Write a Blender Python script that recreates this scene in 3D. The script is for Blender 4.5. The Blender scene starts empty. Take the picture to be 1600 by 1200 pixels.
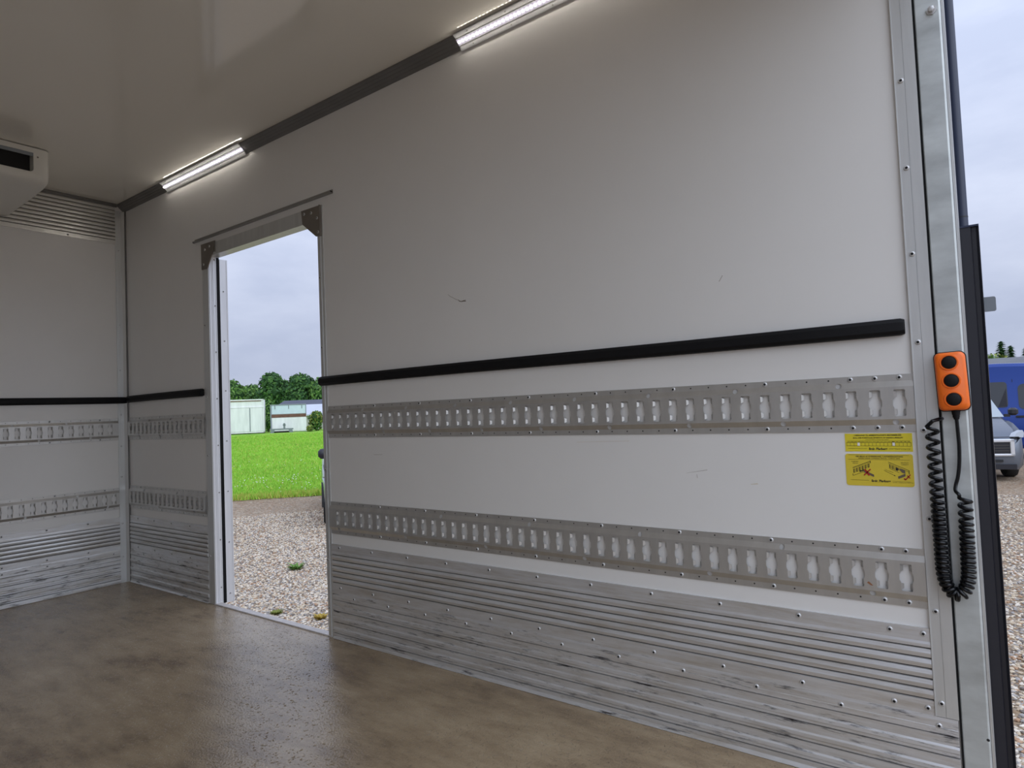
import bpy, bmesh, math, random
from mathutils import Matrix, Vector
random.seed(7)
S = bpy.context.scene
COL = S.collection

# ------------------------------------------------------------------ camera
cam = bpy.data.cameras.new('camera')
cam.sensor_width = 36.0
cam.lens = 36.0 * 1012.606 / 1600.0
cam.clip_start = 0.02
cam.clip_end = 600
camo = bpy.data.objects.new('camera', cam)
COL.objects.link(camo)
CR = Vector((0.801507, 0.596607, -0.040571))
CD = Vector((-0.056310, 0.007756, -0.998383))
CF = Vector((-0.595328, 0.802496, 0.039811))
M = Matrix.Identity(4)
for i in range(3):
    M[i][0] = CR[i]; M[i][1] = -CD[i]; M[i][2] = -CF[i]
M[0][3], M[1][3], M[2][3] = 4.17007, -1.74225, 0.92063
camo.matrix_world = M
S.camera = camo

# ------------------------------------------------------------------ sky (overcast), exposure
S.view_settings.view_transform = 'Standard'
S.view_settings.look = 'None'
S.view_settings.gamma = 1.0
S.view_settings.exposure = 0.0
S.view_settings.use_curve_mapping = False

def NN(nt, t, **kw):
    n = nt.nodes.new(t)
    for k, v in kw.items():
        if k in n.inputs: n.inputs[k].default_value = v
        else: setattr(n, k, v)
    return n

world = bpy.data.worlds.new('overcast_sky'); S.world = world
world.use_nodes = True
nt = world.node_tree; nt.nodes.clear()
tc = NN(nt, 'ShaderNodeTexCoord')
mp = NN(nt, 'ShaderNodeMapping'); mp.inputs['Scale'].default_value = (1.0, 1.0, 2.6)
nz = NN(nt, 'ShaderNodeTexNoise', Scale=2.7, Detail=7.0, Roughness=0.55)
nt.links.new(tc.outputs['Generated'], mp.inputs[0]); nt.links.new(mp.outputs[0], nz.inputs['Vector'])
rp = NN(nt, 'ShaderNodeValToRGB')
rp.color_ramp.elements[0].position = 0.36; rp.color_ramp.elements[0].color = (0.51, 0.575, 0.755, 1)
rp.color_ramp.elements[1].position = 0.66; rp.color_ramp.elements[1].color = (0.70, 0.76, 0.93, 1)
nt.links.new(nz.outputs[0], rp.inputs[0])
sx = NN(nt, 'ShaderNodeSeparateXYZ'); nt.links.new(tc.outputs['Generated'], sx.inputs[0])
mr = NN(nt, 'ShaderNodeMapRange'); mr.inputs['From Min'].default_value = 0.0; mr.inputs['From Max'].default_value = 1.0
mr.inputs['To Min'].default_value = 0.84; mr.inputs['To Max'].default_value = 1.9     # an overcast sky is brighter overhead
nt.links.new(sx.outputs['Z'], mr.inputs['Value'])
bg = NN(nt, 'ShaderNodeBackground'); nt.links.new(rp.outputs[0], bg.inputs[0]); nt.links.new(mr.outputs[0], bg.inputs[1])
wo = NN(nt, 'ShaderNodeOutputWorld'); nt.links.new(bg.outputs[0], wo.inputs[0])

# the sun behind thick cloud: very wide and soft, from behind the open rear of the box
sun = bpy.data.lights.new('sun_behind_cloud', 'SUN'); sun.energy = 1.5; sun.angle = math.radians(80); sun.color = (0.86, 0.93, 1.0)
suno = bpy.data.objects.new('sun_behind_cloud', sun); COL.objects.link(suno)
suno.rotation_euler = Vector((0.80, -0.35, 0.62)).to_track_quat('Z', 'Y').to_euler()

# ------------------------------------------------------------------ mesh helpers
class MB:
    def __init__(s): s.v = []; s.f = []; s.m = []
    def add(s, vs, fs, mi=0):
        n = len(s.v); s.v += [tuple(p) for p in vs]
        for f in fs: s.f.append(tuple(i + n for i in f)); s.m.append(mi)
    def box(s, x0, x1, y0, y1, z0, z1, mi=0):
        s.add([(x0,y0,z0),(x1,y0,z0),(x1,y1,z0),(x0,y1,z0),(x0,y0,z1),(x1,y0,z1),(x1,y1,z1),(x0,y1,z1)],
              [(0,3,2,1),(4,5,6,7),(0,1,5,4),(1,2,6,5),(2,3,7,6),(3,0,4,7)], mi)
    def bbox(s, x0, x1, y0, y1, z0, z1, b, mi=0):      # bevelled box
        pts = []
        for z, k in ((z0, b), (z0+b, 0), (z1-b, 0), (z1, b)):
            xa, xb, ya, yb = x0+k, x1-k, y0+k, y1-k
            c = b if k == 0 else b*0.5
            pts.append([(xa+c,ya,z),(xb-c,ya,z),(xb,ya+c,z),(xb,yb-c,z),(xb-c,yb,z),(xa+c,yb,z),(xa,yb-c,z),(xa,ya+c,z)])
        vs = [p for r in pts for p in r]; fs = [tuple(range(7,-1,-1)), tuple(range(24,32))]
        for r in range(3):
            for i in range(8):
                j = (i+1) % 8; fs.append((r*8+i, r*8+j, r*8+8+j, r*8+8+i))
        s.add(vs, fs, mi)
    def prism(s, poly, fn, a0, a1, mi=0, caps=True):    # poly of (p,q); fn(a,p,q)->xyz
        n = len(poly)
        s.add([fn(a0,p,q) for p,q in poly] + [fn(a1,p,q) for p,q in poly],
              [(i,(i+1)%n,n+(i+1)%n,n+i) for i in range(n)] + ([tuple(range(n-1,-1,-1)), tuple(range(n,2*n))] if caps else []), mi)
    def sheet(s, line, fn, a0, a1, mi=0, dark=None):    # open polyline swept along a; dark(i) picks the groove floors painted dark for shade and dirt
        n = len(line)
        if dark:
            for i in range(n-1): s.sheet(line[i:i+2], fn, a0, a1, 1 if dark(line[i], line[i+1]) else 0)
            return
        s.add([fn(a0,p,q) for p,q in line] + [fn(a1,p,q) for p,q in line],
              [(i,i+1,n+i+1,n+i) for i in range(n-1)], mi)
    def tube(s, path, r, n=8, mi=0, cap=True):
        path = [Vector(p) for p in path]; k = len(path)
        rs = r if isinstance(r, (list, tuple)) else [r]*k
        vs = []; up = None
        for i, p in enumerate(path):
            t = (path[min(i+1,k-1)] - path[max(i-1,0)]).normalized()
            if up is None:
                up = Vector((0,0,1)) if abs(t.z) < 0.9 else Vector((1,0,0))
            up = (up - t*up.dot(t)).normalized(); w = t.cross(up)
            for j in range(n):
                a = 2*math.pi*j/n; vs.append(p + (up*math.cos(a) + w*math.sin(a))*rs[i])
        fs = [(i*n+j, i*n+(j+1)%n, (i+1)*n+(j+1)%n, (i+1)*n+j) for i in range(k-1) for j in range(n)]
        if cap: fs += [tuple(range(n-1,-1,-1)), tuple(range((k-1)*n, k*n))]
        s.add(vs, fs, mi)
    def lathe(s, prof, c, ax, n=16, mi=0, mis=None):    # prof (radius, height along ax)
        ax = Vector(ax).normalized(); u = ax.orthogonal().normalized(); w = ax.cross(u); c = Vector(c)
        vs = [c + ax*h + (u*math.cos(2*math.pi*j/n) + w*math.sin(2*math.pi*j/n))*r for r, h in prof for j in range(n)]
        for i in range(len(prof)-1):
            s_m = mis[i] if mis else mi
            base = len(s.v)
            s.add(vs[i*n:(i+2)*n], [(j,(j+1)%n,n+(j+1)%n,n+j) for j in range(n)], s_m)
        if prof[-1][0] > 1e-6: s.add(vs[-n:], [tuple(range(n))], mis[-1] if mis else mi)
    def build(s, name, mats, parent=None, org=None, smooth=False, weld=True):
        me = bpy.data.meshes.new(name)
        if org is None: org = root_loc(parent) if parent else Vector((0,0,0))
        o3 = Vector(org)
        me.from_pydata([tuple(Vector(p) - o3) for p in s.v], [], s.f)
        if not isinstance(mats, (list, tuple)): mats = [mats]
        for m in mats: me.materials.append(m)
        me.polygons.foreach_set('material_index', s.m)
        bm = bmesh.new(); bm.from_mesh(me)
        if weld: bmesh.ops.remove_doubles(bm, verts=bm.verts, dist=2e-5)
        bmesh.ops.recalc_face_normals(bm, faces=bm.faces)
        bm.to_mesh(me); bm.free()
        if smooth:
            me.polygons.foreach_set('use_smooth', [True]*len(me.polygons))
            try: me.set_sharp_from_angle(angle=math.radians(smooth if smooth is not True else 40))
            except Exception: pass
        me.update()
        o = bpy.data.objects.new(name, me); COL.objects.link(o)
        if parent: o.parent = parent
        else: o.location = o3
        return o

def root_loc(o):
    while o.parent: o = o.parent
    return Vector(o.location)
def tag(o, label, cat, group=None, kind=None):
    o['label'] = label; o['category'] = cat
    if group: o['group'] = group
    if kind: o['kind'] = kind
    return o
def thing(name, loc, label, cat, group=None, kind=None):
    o = bpy.data.objects.new(name, None); o.empty_display_size = 0.05; COL.objects.link(o); o.location = loc
    return tag(o, label, cat, group, kind)
def inst(name, me, parent, world):                      # a piece that shares mesh data
    o = bpy.data.objects.new(name, me); COL.objects.link(o); o.parent = parent
    o.location = Vector(world) - root_loc(parent)
    return o
def copy_tree(o, parent=None):
    c = o.copy(); COL.objects.link(c); c.parent = parent
    for ch in list(o.children): copy_tree(ch, c)
    return c

# ------------------------------------------------------------------ materials
def mat(name, col, rough=0.5, metal=0.0, var=0.0, vscale=8.0, bump=0.0, bscale=60.0, stretch=None, spec=None, emit=None, rvar=0.0):
    m = bpy.data.materials.new(name); m.use_nodes = True
    nt = m.node_tree; b = nt.nodes['Principled BSDF']
    b.inputs['Base Color'].default_value = (*col, 1); b.inputs['Roughness'].default_value = rough; b.inputs['Metallic'].default_value = metal
    if spec is not None: b.inputs['Specular IOR Level'].default_value = spec
    if emit: b.inputs['Emission Color'].default_value = (*emit[0], 1); b.inputs['Emission Strength'].default_value = emit[1]
    if var or bump or rvar:
        tc = NN(nt, 'ShaderNodeTexCoord'); mp = NN(nt, 'ShaderNodeMapping'); nt.links.new(tc.outputs['Object'], mp.inputs[0])
        if stretch: mp.inputs['Scale'].default_value = stretch
    if var or rvar:
        n = NN(nt, 'ShaderNodeTexNoise', Scale=vscale, Detail=6.0, Roughness=0.6); nt.links.new(mp.outputs[0], n.inputs['Vector'])
    if var:
        r = NN(nt, 'ShaderNodeValToRGB')
        r.color_ramp.elements[0].position = 0.3; r.color_ramp.elements[1].position = 0.7
        r.color_ramp.elements[0].color = (*[c*(1-var) for c in col], 1); r.color_ramp.elements[1].color = (*[min(1, c*(1+var)) for c in col], 1)
        nt.links.new(n.outputs[0], r.inputs[0]); nt.links.new(r.outputs[0], b.inputs['Base Color'])
    if rvar:
        q = NN(nt, 'ShaderNodeMapRange'); q.inputs['From Min'].default_value = 0.3; q.inputs['From Max'].default_value = 0.7
        q.inputs['To Min'].default_value = max(0.02, rough-rvar); q.inputs['To Max'].default_value = rough+rvar
        nt.links.new(n.outputs[0], q.inputs[0]); nt.links.new(q.outputs[0], b.inputs['Roughness'])
    if bump:
        n2 = NN(nt, 'ShaderNodeTexNoise', Scale=bscale, Detail=3.0); nt.links.new(mp.outputs[0], n2.inputs['Vector'])
        bp = NN(nt, 'ShaderNodeBump', Strength=bump, Distance=0.002); nt.links.new(n2.outputs[0], bp.inputs['Height']); nt.links.new(bp.outputs[0], b.inputs['Normal'])
    return m

def kick_material(name, dirt_lo, dirt_hi):
    m = mat(name, (0.72, 0.725, 0.74), 0.38, 0.58, var=0.07, vscale=5, stretch=(0.7, 0.7, 14))
    nt = m.node_tree; b = nt.nodes['Principled BSDF']
    base = b.inputs['Base Color'].links[0].from_socket
    tc = NN(nt, 'ShaderNodeTexCoord')
    def dirt(scale, st, lo, hi):
        mp = NN(nt, 'ShaderNodeMapping'); mp.inputs['Scale'].default_value = st; nt.links.new(tc.outputs['Object'], mp.inputs[0])
        n = NN(nt, 'ShaderNodeTexNoise', Scale=scale, Detail=9.0, Roughness=0.72); nt.links.new(mp.outputs[0], n.inputs['Vector'])
        r = NN(nt, 'ShaderNodeValToRGB'); r.color_ramp.elements[0].position = lo; r.color_ramp.elements[1].position = hi
        r.color_ramp.elements[0].color = (0,0,0,1); r.color_ramp.elements[1].color = (1,1,1,1)
        nt.links.new(n.outputs[0], r.inputs[0]); return r.outputs[0]
    mx = NN(nt, 'ShaderNodeMixRGB'); mx.inputs[2].default_value = (0.46, 0.41, 0.34, 1)
    d1 = dirt(4.0, (0.8, 0.8, 9), 0.45, 0.78)
    nt.links.new(d1, mx.inputs[0]); nt.links.new(base, mx.inputs[1])
    mx2 = NN(nt, 'ShaderNodeMixRGB'); mx2.inputs[2].default_value = (0.045, 0.04, 0.04, 1)
    d2 = dirt(13.0, (0.6, 0.6, 6), dirt_lo, dirt_hi)
    nt.links.new(d2, mx2.inputs[0]); nt.links.new(mx.outputs[0], mx2.inputs[1]); nt.links.new(mx2.outputs[0], b.inputs['Base Color'])
    inv = NN(nt, 'ShaderNodeMath', operation='MULTIPLY_ADD'); inv.inputs[1].default_value = -0.55; inv.inputs[2].default_value = 0.58
    nt.links.new(d2, inv.inputs[0]); nt.links.new(inv.outputs[0], b.inputs['Metallic'])
    return m

M_PANEL = mat('white_grp_panel', (0.81, 0.80, 0.78), 0.30, 0, var=0.015, vscale=3, bump=0.05, bscale=900)
M_CEIL = mat('white_ceiling_panel', (0.84, 0.81, 0.735), 0.085, 0, bump=0.02, bscale=300, spec=0.75)
M_RAIL = mat('mill_aluminium', (0.58, 0.57, 0.55), 0.36, 0.75, var=0.07, vscale=9, stretch=(3, 3, 0.8))
M_ALU = mat('anodised_aluminium', (0.64, 0.65, 0.645), 0.38, 0.55, var=0.06, vscale=10, stretch=(4, 4, 0.4))
M_ALU_LIT = mat('lit_aluminium', (0.80, 0.81, 0.83), 0.35, 0.3, var=0.05, vscale=10, stretch=(4, 4, 0.4))  # paler aluminium, skylight put into the colour of the door edges; also LED housing
M_ALUD = mat('dull_aluminium', (0.36, 0.355, 0.34), 0.42, 0.7, var=0.08, vscale=8)
M_TRIM = mat('dark_grey_trim', (0.20, 0.195, 0.19), 0.5, 0.5, var=0.1, vscale=6)
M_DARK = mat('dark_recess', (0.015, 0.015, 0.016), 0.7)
M_RIVET = mat('rivet_metal', (0.62, 0.62, 0.62), 0.38, 0.5)
M_GALV = mat('galvanised_steel', (0.54, 0.57, 0.565), 0.45, 0.45, var=0.2, vscale=7, stretch=(1, 1, 2.4), rvar=0.1)
M_RUB = mat('black_rubber', (0.007, 0.007, 0.008), 0.6, 0, bump=0.2, bscale=200, spec=0.2)
M_BLK = mat('black_painted_steel', (0.016, 0.016, 0.022), 0.42, 0)
M_NAVY = mat('dark_navy_paint', (0.02, 0.028, 0.06), 0.3, 0)
M_KICK = kick_material('aluminium_kick_plate', 0.66, 0.80)
M_KICKD = kick_material('scuffed_kick_plate', 0.545, 0.655)
M_ORANGE = mat('orange_plastic', (0.95, 0.175, 0.012), 0.38, 0, var=0.05, vscale=30)
M_BTN = mat('black_soft_button', (0.007, 0.007, 0.008), 0.6, 0, bump=0.3, bscale=900, spec=0.25)
M_COIL = mat('glossy_black_cable', (0.004, 0.0045, 0.006), 0.25, 0, spec=0.35)
M_YEL = mat('yellow_sticker', (0.72, 0.56, 0.045), 0.4, 0, var=0.04, vscale=30)
M_YEL2 = mat('bright_yellow_sticker', (0.74, 0.62, 0.03), 0.4, 0, var=0.03, vscale=30)
M_INK = mat('black_ink', (0.03, 0.025, 0.015), 0.5)
M_INK2 = mat('grey_brown_ink', (0.13, 0.10, 0.07), 0.5)
M_RED = mat('red_ink', (0.42, 0.015, 0.01), 0.5)
M_WHITE = mat('white_tab', (0.85, 0.84, 0.80), 0.5)
M_PLATE = mat('brown_grey_gusset', (0.23, 0.205, 0.18), 0.45, 0.5, var=0.1, vscale=12)
M_AC = mat('off_white_plastic', (0.74, 0.73, 0.68), 0.35)
M_LED = mat('led', (1, 1, 1), 0.4, emit=((1.0, 0.93, 0.82), 17.0))
M_DIFF = mat('led_cover', (0.26, 0.24, 0.30), 0.4, emit=((0.86, 0.80, 1.0), 0.35))
M_SILL = mat('worn_aluminium_sill', (0.60, 0.56, 0.53), 0.55, 0.15, var=0.15, vscale=20)
M_SCRATCH = mat('brown_scuff', (0.13, 0.11, 0.075), 0.8)
M_SCRATCH2 = mat('grey_scuff', (0.52, 0.49, 0.45), 0.8)
M_BAND = mat('pale_aluminium', (0.70, 0.69, 0.66), 0.32, 0.6, var=0.05, vscale=6)
M_SHADE_GREY = mat('groove_shade_grey', (0.07, 0.065, 0.06), 0.8)  # dark groove floors, shade and dirt painted in; also the grille bars
M_RUST = mat('rust_stain', (0.30, 0.13, 0.06), 0.8)

def floor_material():
    m = mat('brown_floor_board', (0.2, 0.16, 0.12), 0.4, spec=0.65)
    nt = m.node_tree; b = nt.nodes['Principled BSDF']
    tc = NN(nt, 'ShaderNodeTexCoord')
    n1 = NN(nt, 'ShaderNodeTexNoise', Scale=2.2, Detail=7.0, Roughness=0.65); nt.links.new(tc.outputs['Object'], n1.inputs['Vector'])
    mp = NN(nt, 'ShaderNodeMapping'); mp.inputs['Scale'].default_value = (1.0, 3.0, 1.0); mp.inputs['Rotation'].default_value = (0, 0, 0.5)
    nt.links.new(tc.outputs['Object'], mp.inputs[0])
    n2 = NN(nt, 'ShaderNodeTexNoise', Scale=5.0, Detail=8.0, Roughness=0.7); nt.links.new(mp.outputs[0], n2.inputs['Vector'])
    r = NN(nt, 'ShaderNodeValToRGB')
    e = r.color_ramp.elements
    e[0].position = 0.38; e[0].color = (0.20, 0.140, 0.086, 1); e[1].position = 0.63; e[1].color = (0.46, 0.36, 0.235, 1)
    k = e.new(0.5); k.color = (0.34, 0.255, 0.158, 1)
    ad = NN(nt, 'ShaderNodeMath', operation='MULTIPLY_ADD'); ad.inputs[1].default_value = 0.5
    h = NN(nt, 'ShaderNodeMath', operation='MULTIPLY'); h.inputs[1].default_value = 0.5
    nt.links.new(n1.outputs[0], h.inputs[0]); nt.links.new(n2.outputs[0], ad.inputs[0]); nt.links.new(h.outputs[0], ad.inputs[2]); nt.links.new(ad.outputs[0], r.inputs[0])
    # anti-slip pits as specks, coloured darker as they look against the sheen
    v = NN(nt, 'ShaderNodeTexVoronoi', Scale=68.0); v.inputs['Randomness'].default_value = 1.0
    wn = NN(nt, 'ShaderNodeTexNoise', Scale=70.0, Detail=2.0); nt.links.new(tc.outputs['Object'], wn.inputs['Vector'])
    av = NN(nt, 'ShaderNodeMixRGB', blend_type='ADD'); av.inputs[0].default_value = 0.03
    nt.links.new(tc.outputs['Object'], av.inputs[1]); nt.links.new(wn.outputs['Color'], av.inputs[2]); nt.links.new(av.outputs[0], v.inputs['Vector'])
    sp = NN(nt, 'ShaderNodeMapRange'); sp.inputs['From Min'].default_value = 0.16; sp.inputs['From Max'].default_value = 0.27; sp.inputs['To Min'].default_value = 1.0; sp.inputs['To Max'].default_value = 0.0
    nt.links.new(v.outputs['Distance'], sp.inputs[0])
    mx = NN(nt, 'ShaderNodeMixRGB'); mx.inputs[2].default_value = (0.075, 0.056, 0.04, 1)
    msk = NN(nt, 'ShaderNodeMath', operation='MULTIPLY'); msk.inputs[1].default_value = 0.28
    nt.links.new(sp.outputs[0], msk.inputs[0]); nt.links.new(msk.outputs[0], mx.inputs[0]); nt.links.new(r.outputs[0], mx.inputs[1]); nt.links.new(mx.outputs[0], b.inputs['Base Color'])
    rr = NN(nt, 'ShaderNodeMath', operation='MULTIPLY_ADD'); rr.inputs[1].default_value = 0.6; rr.inputs[2].default_value = 0.21
    nt.links.new(sp.outputs[0], rr.inputs[0]); nt.links.new(rr.outputs[0], b.inputs['Roughness'])
    bn = NN(nt, 'ShaderNodeTexNoise', Scale=160.0, Detail=4.0); nt.links.new(tc.outputs['Object'], bn.inputs['Vector'])
    sub = NN(nt, 'ShaderNodeMath', operation='SUBTRACT'); nt.links.new(bn.outputs[0], sub.inputs[0]); nt.links.new(sp.outputs[0], sub.inputs[1])
    bp = NN(nt, 'ShaderNodeBump', Strength=0.6, Distance=0.002); nt.links.new(sub.outputs[0], bp.inputs['Height']); nt.links.new(bp.outputs[0], b.inputs['Normal'])
    return m
M_FLOOR = floor_material()

def gravel_material():
    m = mat('gravel', (0.4, 0.36, 0.3), 0.85)
    nt = m.node_tree; b = nt.nodes['Principled BSDF']
    tc = NN(nt, 'ShaderNodeTexCoord')
    v = NN(nt, 'ShaderNodeTexVoronoi', Scale=34.0); nt.links.new(tc.outputs['Object'], v.inputs['Vector'])
    s = NN(nt, 'ShaderNodeSeparateColor'); nt.links.new(v.outputs['Color'], s.inputs[0])
    r = NN(nt, 'ShaderNodeValToRGB'); e = r.color_ramp.elements
    e[0].position = 0.0; e[0].color = (0.153, 0.111, 0.073, 1); e[1].position = 1.0; e[1].color = (0.552, 0.471, 0.366, 1)
    for p, c in ((0.25, (0.322, 0.235, 0.153, 1)), (0.5, (0.398, 0.312, 0.218, 1)), (0.7, (0.307, 0.174, 0.089, 1)), (0.78, (0.276, 0.239, 0.195, 1))):
        q = e.new(p); q.color = c
    nt.links.new(s.outputs[0], r.inputs[0])
    n = NN(nt, 'ShaderNodeTexNoise', Scale=0.35, Detail=5.0); nt.links.new(tc.outputs['Object'], n.inputs['Vector'])
    mx = NN(nt, 'ShaderNodeMixRGB', blend_type='MULTIPLY'); mx.inputs[0].default_value = 0.7
    rr = NN(nt, 'ShaderNodeValToRGB'); rr.color_ramp.elements[0].position = 0.35; rr.color_ramp.elements[0].color = (0.72, 0.64, 0.54, 1); rr.color_ramp.elements[1].position = 0.62; rr.color_ramp.elements[1].color = (1, 1, 1, 1)
    nt.links.new(n.outputs[0], rr.inputs[0]); nt.links.new(r.outputs[0], mx.inputs[1]); nt.links.new(rr.outputs[0], mx.inputs[2]); nt.links.new(mx.outputs[0], b.inputs['Base Color'])
    bp = NN(nt, 'ShaderNodeBump', Strength=1.0, Distance=0.02); bp.invert = True; nt.links.new(v.outputs['Distance'], bp.inputs['Height']); nt.links.new(bp.outputs[0], b.inputs['Normal'])
    return m
M_GRAVEL = gravel_material()
STONES = [mat('stone_' + n, c, 0.75, var=0.15, vscale=40) for n, c in (('pale', (0.679, 0.609, 0.512)), ('buff', (0.499, 0.399, 0.282)), ('brown', (0.399, 0.247, 0.150)), ('grey', (0.339, 0.314, 0.291)), ('dark', (0.189, 0.157, 0.132)), ('cream', (0.599, 0.505, 0.370)))]
def grass_material():
    m = mat('meadow_grass', (0.2, 0.4, 0.05), 0.9)
    nt = m.node_tree; b = nt.nodes['Principled BSDF']; b.inputs['Specular IOR Level'].default_value = 0.1
    tc = NN(nt, 'ShaderNodeTexCoord')
    n = NN(nt, 'ShaderNodeTexNoise', Scale=0.5, Detail=8.0, Roughness=0.7); nt.links.new(tc.outputs['Object'], n.inputs['Vector'])
    r = NN(nt, 'ShaderNodeValToRGB'); e = r.color_ramp.elements
    e[0].position = 0.36; e[0].color = (0.13, 0.31, 0.03, 1); e[1].position = 0.66; e[1].color = (0.36, 0.58, 0.085, 1)
    nt.links.new(n.outputs[0], r.inputs[0]); nt.links.new(r.outputs[0], b.inputs['Base Color'])
    n2 = NN(nt, 'ShaderNodeTexNoise', Scale=14.0, Detail=4.0); nt.links.new(tc.outputs['Object'], n2.inputs['Vector'])
    bp = NN(nt, 'ShaderNodeBump', Strength=0.6, Distance=0.05); nt.links.new(n2.outputs[0], bp.inputs['Height']); nt.links.new(bp.outputs[0], b.inputs['Normal'])
    return m
M_GRASS = grass_material()
M_BLADE = mat('grass_blade', (0.29, 0.54, 0.06), 0.7, spec=0.15)
M_BLADE2 = mat('dry_grass_blade', (0.46, 0.50, 0.10), 0.7, spec=0.15)
M_CLOVER = mat('clover_flower', (0.75, 0.76, 0.66), 0.8)
M_LEAF = [mat('leaf_' + n, c, 0.7, var=0.25, vscale=1.5, spec=0.2) for n, c in (('dark', (0.042, 0.105, 0.035)), ('mid', (0.075, 0.165, 0.04)), ('pale', (0.14, 0.26, 0.06)), ('yellow', (0.22, 0.25, 0.06)))]
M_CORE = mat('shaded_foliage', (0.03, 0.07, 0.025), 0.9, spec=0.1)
M_BARK = mat('bark', (0.12, 0.09, 0.065), 0.9, var=0.2, vscale=6)
M_CWHITE = mat('weathered_white_paint', (0.80, 0.80, 0.79), 0.55, 0, var=0.10, vscale=1.2, stretch=(3, 3, 0.5))
M_CBLUE = mat('pale_blue_panel', (0.58, 0.68, 0.74), 0.5, 0, var=0.08, vscale=2)
M_CRUST = mat('rusty_brown_steel', (0.16, 0.075, 0.05), 0.7, 0, var=0.3, vscale=5)
M_CGREY = mat('grey_frame_paint', (0.24, 0.265, 0.29), 0.6, 0, var=0.1, vscale=3)
M_BENCH = mat('dull_grey_steel', (0.20, 0.23, 0.24), 0.6, 0.2)
M_ROOFD = mat('dark_slate_roof', (0.075, 0.082, 0.115), 0.8, var=0.1, vscale=1)
M_ROOFL = mat('pale_sheet_roof', (0.50, 0.53, 0.60), 0.6, var=0.06, vscale=1)
M_ROOFG = mat('grey_sheet_roof', (0.13, 0.138, 0.15), 0.7, var=0.1, vscale=1)
M_BWALL = mat('pale_render_wall', (0.5, 0.48, 0.45), 0.8, var=0.08, vscale=1)
M_SILVER = mat('silver_car_paint', (0.55, 0.57, 0.58), 0.22, 0.75)
M_GREYV = mat('grey_van_paint', (0.16, 0.18, 0.215), 0.25, 0.5)
M_BLUEV = mat('blue_van_paint', (0.010, 0.045, 0.25), 0.22, 0.1)
M_GLASS = mat('dark_vehicle_glass', (0.03, 0.035, 0.04), 0.05, 0, spec=0.8)
M_SCREEN = mat('sky_reflecting_screen', (0.42, 0.47, 0.49), 0.08, 0.6)  # pale base colour stands in for the sky mirrored in the glass
M_LAMP = mat('headlamp_glass', (0.42, 0.45, 0.49), 0.15, 0.2)
M_TYRE = mat('tyre_rubber', (0.018, 0.018, 0.018), 0.8)
M_HUB = mat('wheel_rim', (0.42, 0.43, 0.44), 0.35, 0.8)
M_CHROME = mat('white_chrome_surround', (0.80, 0.82, 0.85), 0.2, 0.5)

# ------------------------------------------------------------------ the box shell
G = -0.9
H = 2.25
WL = -2.32
XE = 4.128
DL, DR, DT = 0.965, 1.868, 1.775        # clear door opening
def W(s, d, z): return (s, -d, z)       # on the right wall: s along x, d proud of it
def F(s, d, z): return (d, s, z)        # on the front wall: s along y, d proud of it

b = MB()
b.box(0, DL-0.03, 0, 0.055, -0.02, H); b.box(DR+0.02, 4.066, 0, 0.055, -0.02, H); b.box(DL-0.03, DR+0.02, 0, 0.055, DT+0.03, H)
wall_r = b.build('wall_right', M_PANEL); tag(wall_r, 'white smooth side wall panel with a doorway and two slotted rails', 'wall', kind='structure')
b = MB(); b.box(-0.055, 0, WL-0.05, 0.055, -0.02, H)
wall_f = b.build('wall_front', M_PANEL); tag(wall_f, 'white end wall of the box on the left of the photo', 'wall', kind='structure')
b = MB(); b.box(-0.055, XE, WL-0.055, WL, -0.02, H)
wall_l = b.build('wall_left', M_PANEL); tag(wall_l, 'white side wall opposite the doorway', 'wall', kind='structure')
b = MB(); b.box(-0.055, XE, WL-0.055, 0.055, H, H+0.05)
ceil = b.build('ceiling', M_CEIL); tag(ceil, 'glossy white ceiling panel of the box', 'ceiling', kind='structure')
b = MB(); b.box(-0.055, XE, WL-0.055, 0.002, -0.09, 0)
floor = b.build('floor', M_FLOOR); tag(floor, 'worn brown anti-slip floor of the box', 'floor', kind='structure')

# ---- corner trims
b = MB()
tr_prof = [(0.0, 2.2105), (0.005, 2.2105), (0.0125, 2.219), (0.0145, 2.219), (0.022, 2.2275), (0.0245, 2.2275), (0.032, 2.236), (0.034, 2.236), (0.041, 2.244), (0.041, 2.25), (0, 2.25)]
b.prism(tr_prof, lambda a,p,q: (a, -p, q), 0.0, XE)
t1 = b.build('trim_1', M_TRIM); tag(t1, 'dark grey angled trim along the top of the right wall', 'trim', kind='structure')
b = MB(); b.prism(tr_prof, lambda a,p,q: (a, WL+p, q), 0.0, XE)
t2 = b.build('trim_2', M_TRIM); tag(t2, 'dark grey angled trim along the top of the wall opposite the doorway', 'trim', kind='structure')
b = MB(); b.prism([(0,2.232),(0.006,2.232),(0.014,2.243),(0.014,2.25),(0,2.25)], lambda a,p,q: (p, a, q), WL, -0.041)
t3 = b.build('trim_3', M_TRIM); tag(t3, 'thin dark trim where ceiling meets the end wall', 'trim', kind='structure')
b = MB()
b.prism([(-0.052, 0), (-0.052, 0.005), (-0.02, 0.006), (-0.005, 0.018), (-0.005, 0.026), (0, 0.027), (0, 0)], lambda a,p,q: (q, p, a), 0.0, 2.2105)
t4 = b.build('trim_4', M_ALU); tag(t4, 'upright aluminium corner trim between end wall and right wall', 'trim', kind='structure')

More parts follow.
